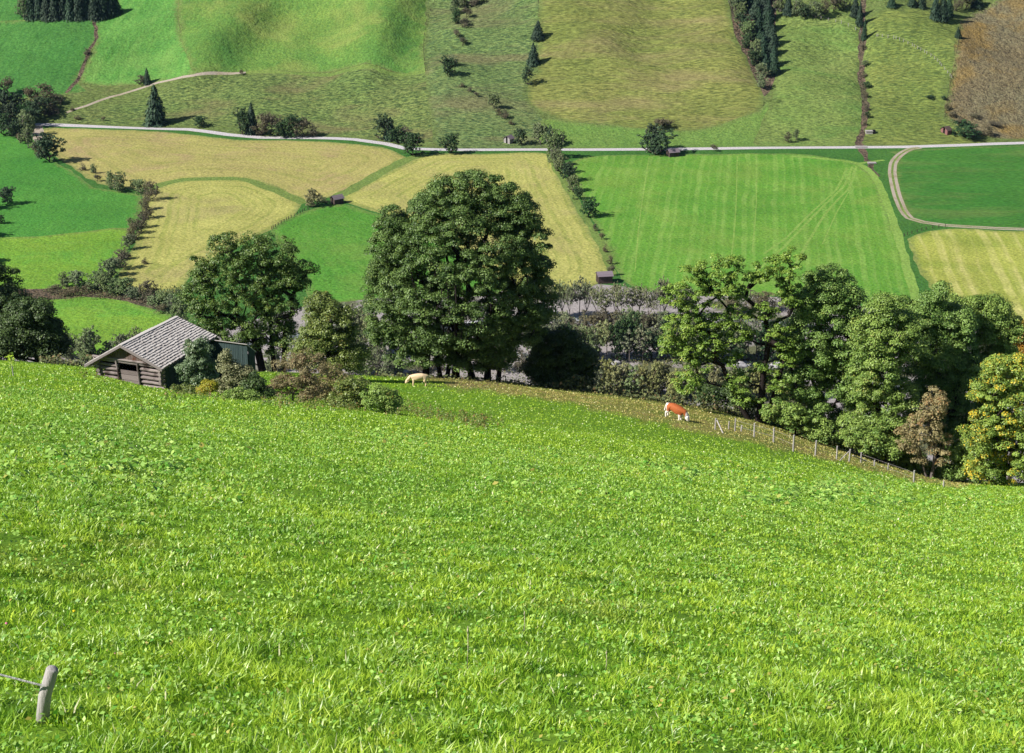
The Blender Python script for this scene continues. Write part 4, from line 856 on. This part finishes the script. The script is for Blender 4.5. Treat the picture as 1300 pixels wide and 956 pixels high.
# ------------------------------------------------------------------ BARN
W_LOG = wood_mat('barn_logs', (110,98,96), (206,192,190), (.6,4,4), (84,70,66)); W_GAB = wood_mat('gable_boards', (96,80,76), (160,140,134), (5,5,.5), (124,70,44))
W_SIDE = wood_mat('side_boards', (60,80,80), (92,112,110), (5,5,.4)); W_SHI = wood_mat('roof_shingles', (196,186,182), (250,244,240), (3,3,3)); W_DOOR = wood_mat('door_planks', (124,112,110), (182,168,166), (.5,5,5)); W_TRIM = wood_mat('barge_board', (150,140,140), (180,168,168), (2,2,2)); W_DK = plain_mat('barn_inside', (34,30,30))  # side boards carry the wall's bluish shade in their dark teal colour
def barn():
    base = near(206, 494); th = math.radians(21)
    root = put('log_barn', None, None, base); root.rotation_euler[2] = -th
    tag(root, 'weathered log barn with shingle roof on the meadow edge', 'barn')
    # local x: along the gable (wall from x=-5.1 to 0), local y: ridge direction, away from the camera
    X0, X1, L = -5.1, 0.0, 7.2; ax, az = -2.95, 3.2; zr, zl = 1.78, 1.25; xr, xl = .42, -6.15; yf, yb = -.55, 7.45
    hz = lambda x: az-(az-zr)*(x-ax)/(xr-ax) if x > ax else az-(az-zl)*(ax-x)/(ax-xl)
    lg = MB(); nz = 6
    for i in range(nz):
        z = .04+.335*i+random.uniform(-.02,.02); fl = -.05*i+random.uniform(-.08,.04)  # walls flare outward towards the top
        for a, b in ([(X0-.35+fl, X1+.3)] if i < 1 or i == nz-1 else [(X0-.35+fl, -3.55), (-1.75, X1+.3)]):
            lg.tube([(a,0,z),((a+b)/2,random.uniform(-.03,.02),z+random.uniform(-.02,.02)),(b,0,z+random.uniform(-.02,.02))], random.uniform(.115,.14), 8)
        if i < nz-1: lg.tube([(X0+fl,-.3,z+.165),(X0+fl,L,z+.165)], .15, 8)
        if i: lg.tube([(X1,-.3,z+.165),(X1,.35,z+.165)], .14, 8)
    for i in range(12):
        z = -.28-.27*i; lg.tube([(X0-.1,0,z),(X1+.1,0,z)], .13, 6); lg.tube([(X0,-.2,z+.12),(X0,L,z+.12)], .13, 6)
    lg.tube([(X0-.6,-.13,1.93),(X1+.25,-.13,1.9)], .09, 8)
    lg.build('log_wall', W_LOG, root)
    g = MB(); n = 24
    for i in range(n):
        a, b = X0-.2+(X1-X0+.2)*i/n+.008, X0-.2+(X1-X0+.2)*(i+1)/n-.008
        g.hexa([(a,-.12,1.95),(b,-.12,1.95),(b,-.07,1.95),(a,-.07,1.95),(a,-.12,hz(a)-.16),(b,-.12,hz(b)-.16),(b,-.07,hz(b)-.16),(a,-.07,hz(a)-.16)])
    g.build('gable_board', W_GAB, root)
    dr = MB()
    for i, (za, zb) in enumerate(((-.02,.36),(.38,.78),(.80,1.12))): dr.box(-3.5, -1.8, -.10+.014*i, -.04+.014*i, za, zb-.015)
    dr.build('plank_door', W_DOOR, root)
    dp = MB(); dp.tube([(-3.45,-.17,-.05),(-3.72,-.17,1.85)], .07, 6); dp.tube([(-1.78,-.17,-.05),(-1.9,-.17,1.8)], .07, 6); dp.build('door_post', W_LOG, root)
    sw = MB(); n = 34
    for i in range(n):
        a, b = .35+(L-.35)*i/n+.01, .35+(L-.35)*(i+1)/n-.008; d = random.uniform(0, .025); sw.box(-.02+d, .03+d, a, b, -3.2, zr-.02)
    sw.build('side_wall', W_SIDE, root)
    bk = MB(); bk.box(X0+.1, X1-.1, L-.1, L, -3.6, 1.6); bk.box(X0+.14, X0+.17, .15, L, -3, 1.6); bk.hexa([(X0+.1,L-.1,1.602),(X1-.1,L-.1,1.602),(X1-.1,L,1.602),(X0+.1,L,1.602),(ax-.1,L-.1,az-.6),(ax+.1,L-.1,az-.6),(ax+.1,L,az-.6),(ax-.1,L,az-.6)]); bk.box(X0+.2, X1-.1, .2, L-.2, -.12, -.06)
    bk.build('back_wall', W_DK, root)  # near-black colour stands in for the shade inside the barn
    rf = MB(); rows = 15; rg = random.Random(3)
    for s, xe, ze in ((1, xr, zr), (-1, xl, zl)):
        run, drop = abs(xe-ax), az-ze; sl = math.hypot(run, drop); ux, uz = s*run/sl, -drop/sl; nx, nz_ = -uz*s*s, 0
        nv = Vector((drop/sl*s, 0, run/sl)); uv = Vector((ux, 0, uz)); o = Vector((ax, 0, az))
        for r in range(rows):
            y = yf-.02
            t0 = r*sl/rows; t1 = t0+sl/rows*1.12
            while y < yb:
                w = rg.uniform(.12, .26); e = rg.uniform(-.035, .035); lift = .058+rg.uniform(0, .035); y2 = min(y+w, yb+.03)
                A0 = o+uv*(t0-.04)+nv*.012; A1 = o+uv*(t1+e)+nv*lift; B0 = A0+nv*.02; B1 = A1+nv*.03
                P = [(A0.x,y,A0.z),(A1.x,y,A1.z),(A1.x,y2-.012,A1.z),(A0.x,y2-.012,A0.z),(B0.x,y,B0.z),(B1.x,y,B1.z),(B1.x,y2-.012,B1.z),(B0.x,y2-.012,B0.z)]
                if s < 0: P = [P[1],P[0],P[3],P[2],P[5],P[4],P[7],P[6]]
                rf.hexa(P); y = y2
    rf.box(ax-.14, ax+.14, yf-.05, yb+.05, az+.03, az+.09, .6)
    roof = rf.build('roof', W_SHI, root)
    sh = MB()
    for s, xe, ze in ((1, xr, zr), (-1, xl, zl)):
        a, b = (ax, xe-.03*s)
        P = [(a,yf+.05,az-.15),(b,yf+.05,ze-.12),(b,yb-.05,ze-.12),(a,yb-.05,az-.15),(a,yf+.05,az-.10),(b,yf+.05,ze-.06),(b,yb-.05,ze-.06),(a,yb-.05,az-.10)]
        if s < 0: P = [P[1],P[0],P[3],P[2],P[5],P[4],P[7],P[6]]
        sh.hexa(P)
    for y in np.linspace(yf+.3, yb-.3, 9):
        for s, xe, ze in ((1, xr, zr), (-1, xl, zl)): sh.tube([(ax,y,az-.22),(xe-.06*s,y,ze-.18)], .05, 6)
    sh.build('rafter', W_LOG, root)
    for y in (yf-.06, yb+.06):
        bb = MB()
        for s, xe, ze in ((1, xr, zr), (-1, xl, zl)):
            a, b = ax, xe+.04*s; P = [(a,y-.02,az-.13),(b,y-.02,ze-.15),(b,y+.02,ze-.15),(a,y+.02,az-.13),(a,y-.02,az+.06),(b,y-.02,ze+.05),(b,y+.02,ze+.05),(a,y+.02,az+.06)]
            if s < 0: P = [P[1],P[0],P[3],P[2],P[5],P[4],P[7],P[6]]
            bb.hexa(P)
        bb.build('barge_board', W_TRIM, root)
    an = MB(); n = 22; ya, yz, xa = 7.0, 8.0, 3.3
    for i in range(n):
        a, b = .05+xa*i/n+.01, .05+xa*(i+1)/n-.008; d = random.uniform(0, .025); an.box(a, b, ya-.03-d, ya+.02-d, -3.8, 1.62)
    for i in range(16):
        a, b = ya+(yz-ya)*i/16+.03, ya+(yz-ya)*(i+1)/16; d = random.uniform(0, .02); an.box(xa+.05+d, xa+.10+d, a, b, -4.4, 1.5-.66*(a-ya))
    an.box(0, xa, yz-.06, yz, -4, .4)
    for ch in root.children:
        if ch.name.split('.')[0] in ('roof', 'rafter', 'barge_board'):
            for v in ch.data.vertices: v.co.z -= .28*max(0, (v.co.y-yf)/(yb-yf))*max(0, 1-abs(v.co.x-ax)/3.4)
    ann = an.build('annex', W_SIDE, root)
    ar = MB()
    ar.hexa([(-.1,ya-.2,1.68),(xa+.12,ya-.2,1.68),(xa+.12,yz+.2,.62),(-.1,yz+.2,.62),(-.1,ya-.2,1.74),(xa+.12,ya-.2,1.74),(xa+.12,yz+.2,.68),(-.1,yz+.2,.68)])
    ar.build('roof', W_SHI, ann)
barn()

# ------------------------------------------------------------------ COWS
def cow_mat(name, main, white, mode):
    m = NT(name); P = m.pos(obj=True); sx = m.n('SeparateXYZ'); m.set(sx.inputs[0], P); X, Z = sx.outputs[0], sx.outputs[2]
    n = m.noise(P, 2.2, 2, .5); col = m.mix(m.rng(m.noise(P, 9, 3), .3, .7), A(main, .9), A(tuple(min(255, c*1.12) for c in main), .9))
    if mode == 'pied':
        z = m.math('ADD', Z, m.math('MULTIPLY', m.math('SUBTRACT', n, .5), .5)); leg = m.rng(z, .62, .70, 1, 0)
        hd = m.rng(X, 1.02, 1.1, 0, 1); rump = m.rng(m.math('ADD', X, m.math('MULTIPLY', m.math('SUBTRACT', n, .5), .6)), -.78, -.7, 1, 0)
        f = m.math('MAXIMUM', m.math('MAXIMUM', leg, hd), rump); col = m.mix(f, col, A(white, .95))
    return m.pbr(col, .7, n, .2, .02)
def cow(px, label, heading, mat, pitch=0.0, scale=1.0, head_down=True):
    S = [((-.75,0,1.14),.27),((0,0,1.04),.38),((.55,0,1.08),.33),((.88,0,1.02),.20),((1.15,0,.72),.13),((1.26,0,.50),.14),((1.42,0,.24),.085),
         ((-.97,0,1.22),.05),((-1.07,0,.85),.028),((-1.08,0,.45),.045),((1.14,.17,.62),.04),((1.14,-.17,.62),.04),((1.12,.12,.78),.022),((1.12,-.12,.78),.022),((-.42,0,.72),.12)]
    E = [(0,1),(1,2),(2,3),(3,4),(4,5),(5,6),(0,7),(7,8),(8,9),(5,10),(5,11),(5,12),(5,13),(0,14)]
    for s in (1, -1):
        for chain, at in (([((-.72,.17*s,.88),.18),((-.6,.21*s,.64),.11),((-.84,.20*s,.44),.062),((-.78,.20*s,.14),.048),((-.74,.20*s,.0),.06)], 0), ([((.56,.17*s,.84),.16),((.52,.20*s,.6),.085),((.56,.20*s,.34),.06),((.55,.20*s,.1),.046),((.59,.20*s,.0),.058)], 2)):
            p = at
            for v in chain: S.append(v); E.append((p, len(S)-1)); p = len(S)-1
    me = bpy.data.meshes.new('cow_skin'); me.from_pydata([v[0] for v in S], E, []); o = bpy.data.objects.new('cow_skin', me); COL.objects.link(o)
    o.modifiers.new('s', 'SKIN'); sk = me.skin_vertices[0].data
    for i, v in enumerate(S): r_ = v[1]*(1.16 if v[1] > .15 else 1.55); sk[i].radius = (r_, r_)
    sk[0].use_root = True; o.modifiers.new('d', 'SUBSURF').levels = 2
    bpy.context.view_layer.update(); dg = bpy.context.evaluated_depsgraph_get(); m2 = bpy.data.meshes.new_from_object(o.evaluated_get(dg)); bpy.data.objects.remove(o)
    m2.name = 'cow'; m2.materials.clear(); m2.materials.append(mat); m2.polygons.foreach_set('use_smooth', np.ones(len(m2.polygons), bool))
    p = near(*px); c = put('cow', m2, None, p); c.rotation_euler = (0, pitch, heading); c.scale = (scale,)*3; tag(c, label, 'cow')
    return c
cow((856,532), 'red and white cow grazing on the pasture strip above the fence', math.radians(-32), cow_mat('pied_coat', (158,86,46), (236,226,222), 'pied'), math.radians(9), 1.0)
cow((531,490), 'cream coloured cow grazing in front of the huge tree', math.radians(186), cow_mat('cream_coat', (214,188,154), (240,220,190), 'plain'), math.radians(-3), .86)

# ------------------------------------------------------------------ FENCES
M_FP = wood_mat('fence_post_wood', (176,168,166), (228,222,220), (6,6,.8))
def hgt(p, dy): return dy*(p.y*cp-p.z*sp)/F/.94
def fence():
    P = [(908,531,546),(925,535,545),(933,531,548),(941,540,548),(957.5,537,555),(982,543,562),(1007,552,574),(1035,559,579),(1062,566,584),(1078,570,586),(1093,574,588),(1110,584,592),(1127,588,598),(1160,597,613),(1198,610,619)]
    p0 = near(P[0][0], P[0][2]); root = put('wooden_fence', None, None, p0); tag(root, 'old wooden post fence with wire running down along the right trees', 'fence')
    tops = []
    for i, (x, yt, yb) in enumerate(P):
        p = near(x, yb); h = hgt(p, yb-yt); m = MB(); r = random.uniform(.062, .08); l = random.uniform(-.04, .04)
        m.tube([(0,0,-.3),(l*.5,0,h*.5),(l,0,h)], [r*1.05, r, r*.9], 8); m.build('post', M_FP, root).location = p-p0; tops.append((p-p0, h, l))
    for f in (.45, .85):
        w = MB(); w.tube([t[0]+Vector((t[2]*f, -.07, t[1]*f)) for t in tops if t[1] > .8], .008, 4); w.build('wire', M_FP, root)
    a = near(909, 546); b = near(918, 550); m = MB(); m.tube([a-p0+Vector((0,0,hgt(a,14))), b-p0+Vector((0,-.2,0))], .05, 6); m.build('brace', M_FP, root)
    a = near(1082, 590); b = near(1099, 593); m = MB(); m.tube([a-p0+Vector((0,0,.85)), b-p0+Vector((0,0,.55))], .055, 6); m.build('fallen_rail', M_POSTW, root)
    a = near(1066, 585); b = near(1077, 588); m = MB(); m.tube([a-p0, b-p0+Vector((0,0,1.1))], .05, 6); m.build('leaning_rail', M_POSTW, root)
fence()
def front():
    p = near(47, 918); t = at_Y(67, 848, p.y-.02); m = MB(); m.tube([(0,0,-.15), (t-p)*.5, (t-p)*.97, t-p], [.035, .034, .033, .026], 12)
    o = put('fence_stake', m.mesh('fence_stake', M_FP, True), None, p); tag(o, 'grey wooden stake tip leaning at the bottom left corner', 'stake')
    a = at_Y(56, 871, p.y-.06); b = at_Y(-140, 815, p.y-.06); q = MB(); q.tube([b-a, (b-a)*.5+Vector((0,0,-.012)), Vector((0,0,0))], .006, 8)
    o = put('rope', q.mesh('rope', plain_mat('white_rope', (226,226,220), (200,200,196), 60)), None, a); tag(o, 'white electric fence rope entering at the bottom left corner', 'rope')
    # tall pale stalk on the left skyline of the meadow
    p = near(17, 478); h = hgt(p, 24); r = put('mullein_stalk', None, None, p); tag(r, 'tall pale stalk with yellow green top standing in the meadow at far left', 'plant')
    m = MB(); m.tube([(0,0,-.05),(-.02,0,h*.5),(-.05,0,h*.95)], [.03,.025,.015], 6); m.build('stem', M_POSTW, r)
    rg = np.random.default_rng(3); k = 46; C = rg.normal(0, .1, (k, 3))*[1.2,1.2,1.5]+[-.05,0,h*.92]; v, qd = quads(C, rg.normal(0, 1, (k, 3))+[0,-.5,.8], .14, .09, .2)
    put('flower_head', mesh_np('flower_head', v, qd, mat=leaf_mat('stalk_leaf', (150,190,50), (196,214,80), None, 0, .3, 1.0), fattr={'tint': rg.uniform(0,1,k), 'warm': rg.uniform(0,1,k)}), r)
    MS = plain_mat('dry_stalk', (226,222,190), (206,198,156), 20)
    for (x, y0, y1, lb) in ((593,846,795,'tall white dry grass stalk near the bottom centre'),(665,802,776,'bent white dry stalk right of the bottom centre'),(769,848,826,'short dry stalk low in the grass right of the centre')):
        p = near(x, y0+6); t = at_Y(x+1, y1, p.y); m = MB(); m.tube([(0,0,0), (t-p)*.5+Vector((.004,0,0)), t-p], [.004,.004,.003], 6); m.tube([(t-p)*.82, (t-p)*.9, (t-p)], [.002,.008,.002], 6)
        tag(put('dry_stalk', m.mesh('dry_stalk', MS, True), None, p), lb, 'stalk', 'dry stalks in the foreground')
    for (x, y, c, lb) in ((8,792,(226,120,170),'pink clover flower at the left edge of the foreground'),(147,830,(214,120,160),'pink clover flower above the stake'),(94,776,(236,206,40),'small yellow flower in the lower left grass'),(47,842,(224,170,30),'orange yellow withered leaf beside the stake'),(233,742,(236,224,180),'pale cream flower in the left foreground'),(254,761,(240,238,232),'small white flower in the left foreground'),(713,762,(238,214,40),'tiny yellow flower in the grass right of centre'),(268,800,(236,234,226),'white clover flower low in the left foreground')):
        p = near(x, y+5); t = at_Y(x, y, p.y); r = put('meadow_flower', None, None, p); tag(r, lb, 'flower')
        m = MB(); m.tube([(0,0,0), t-p], .0016, 5); m.build('stem', BL, r)
        bm = bmesh.new(); bmesh.ops.create_icosphere(bm, subdivisions=2, radius=.011)
        for v in bm.verts: v.co *= 1+random.uniform(-.22, .22); v.co.z *= 1.1
        me = bpy.data.meshes.new('bloom'); bm.to_mesh(me); bm.free(); me.materials.append(plain_mat('bloom_'+lb.split()[1], c, c, 50, .7, .9)); put('bloom', me, r, t-p)
BL = plain_mat('flower_stem', (96,150,50))
front()

# ------------------------------------------------------------------ valley air
def haze():
    m = bpy.data.materials.new('haze_air'); m.use_nodes = True; t = m.node_tree; t.nodes.clear()
    o = t.nodes.new('ShaderNodeOutputMaterial'); v = t.nodes.new('ShaderNodeVolumePrincipled'); v.inputs['Color'].default_value = (.35,.55,1,1); v.inputs['Density'].default_value = HAZE; v.inputs['Anisotropy'].default_value = 0.0
    t.links.new(v.outputs[0], o.inputs['Volume'])
    b = MB(); b.box(-560, 560, -60, 1310, -186, 95); h = b.build('haze', m); tag(h, 'thin blue valley air', 'haze', None, 'stuff')
HAZE = .000013
haze()

# ------------------------------------------------------------------ light, sky, camera
SUN_EL, SUN_AZ = math.radians(40), math.radians(249)   # azimuth clockwise from +Y
w = bpy.data.worlds.new('World'); SC.world = w; w.use_nodes = True; nt = w.node_tree
sk = nt.nodes.new('ShaderNodeTexSky'); sk.sky_type = 'NISHITA'; sk.sun_disc = False; sk.sun_elevation = SUN_EL; sk.sun_rotation = SUN_AZ; sk.air_density = 1.0; sk.dust_density = .6; sk.altitude = 900
bg = nt.nodes['Background']; bg.inputs[1].default_value = .056; nt.links.new(sk.outputs[0], bg.inputs[0])
to = Vector((math.cos(SUN_EL)*math.sin(SUN_AZ), math.cos(SUN_EL)*math.cos(SUN_AZ), math.sin(SUN_EL)))
ld = bpy.data.lights.new('sun', 'SUN'); ld.energy = 5.0; ld.angle = math.radians(.53); ld.color = (1, .95, .86)
lo = bpy.data.objects.new('sun', ld); COL.objects.link(lo); lo.rotation_euler = to.to_track_quat('Z', 'Y').to_euler(); lo.location = (-100, -20, 100)
cd = bpy.data.cameras.new('camera'); cam = bpy.data.objects.new('camera', cd); COL.objects.link(cam); SC.camera = cam
cd.sensor_width = 36; cd.lens = 36*F/1300; cd.clip_start = .1; cd.clip_end = 5000; cam.rotation_euler = (math.pi/2-PITCH, 0, 0)
SC.view_settings.view_transform = 'Standard'; SC.view_settings.look = 'None'; SC.view_settings.exposure = .68; SC.view_settings.gamma = 1
SC.cycles.max_bounces = 6; SC.cycles.diffuse_bounces = 3; SC.cycles.transmission_bounces = 3; SC.cycles.transparent_max_bounces = 4
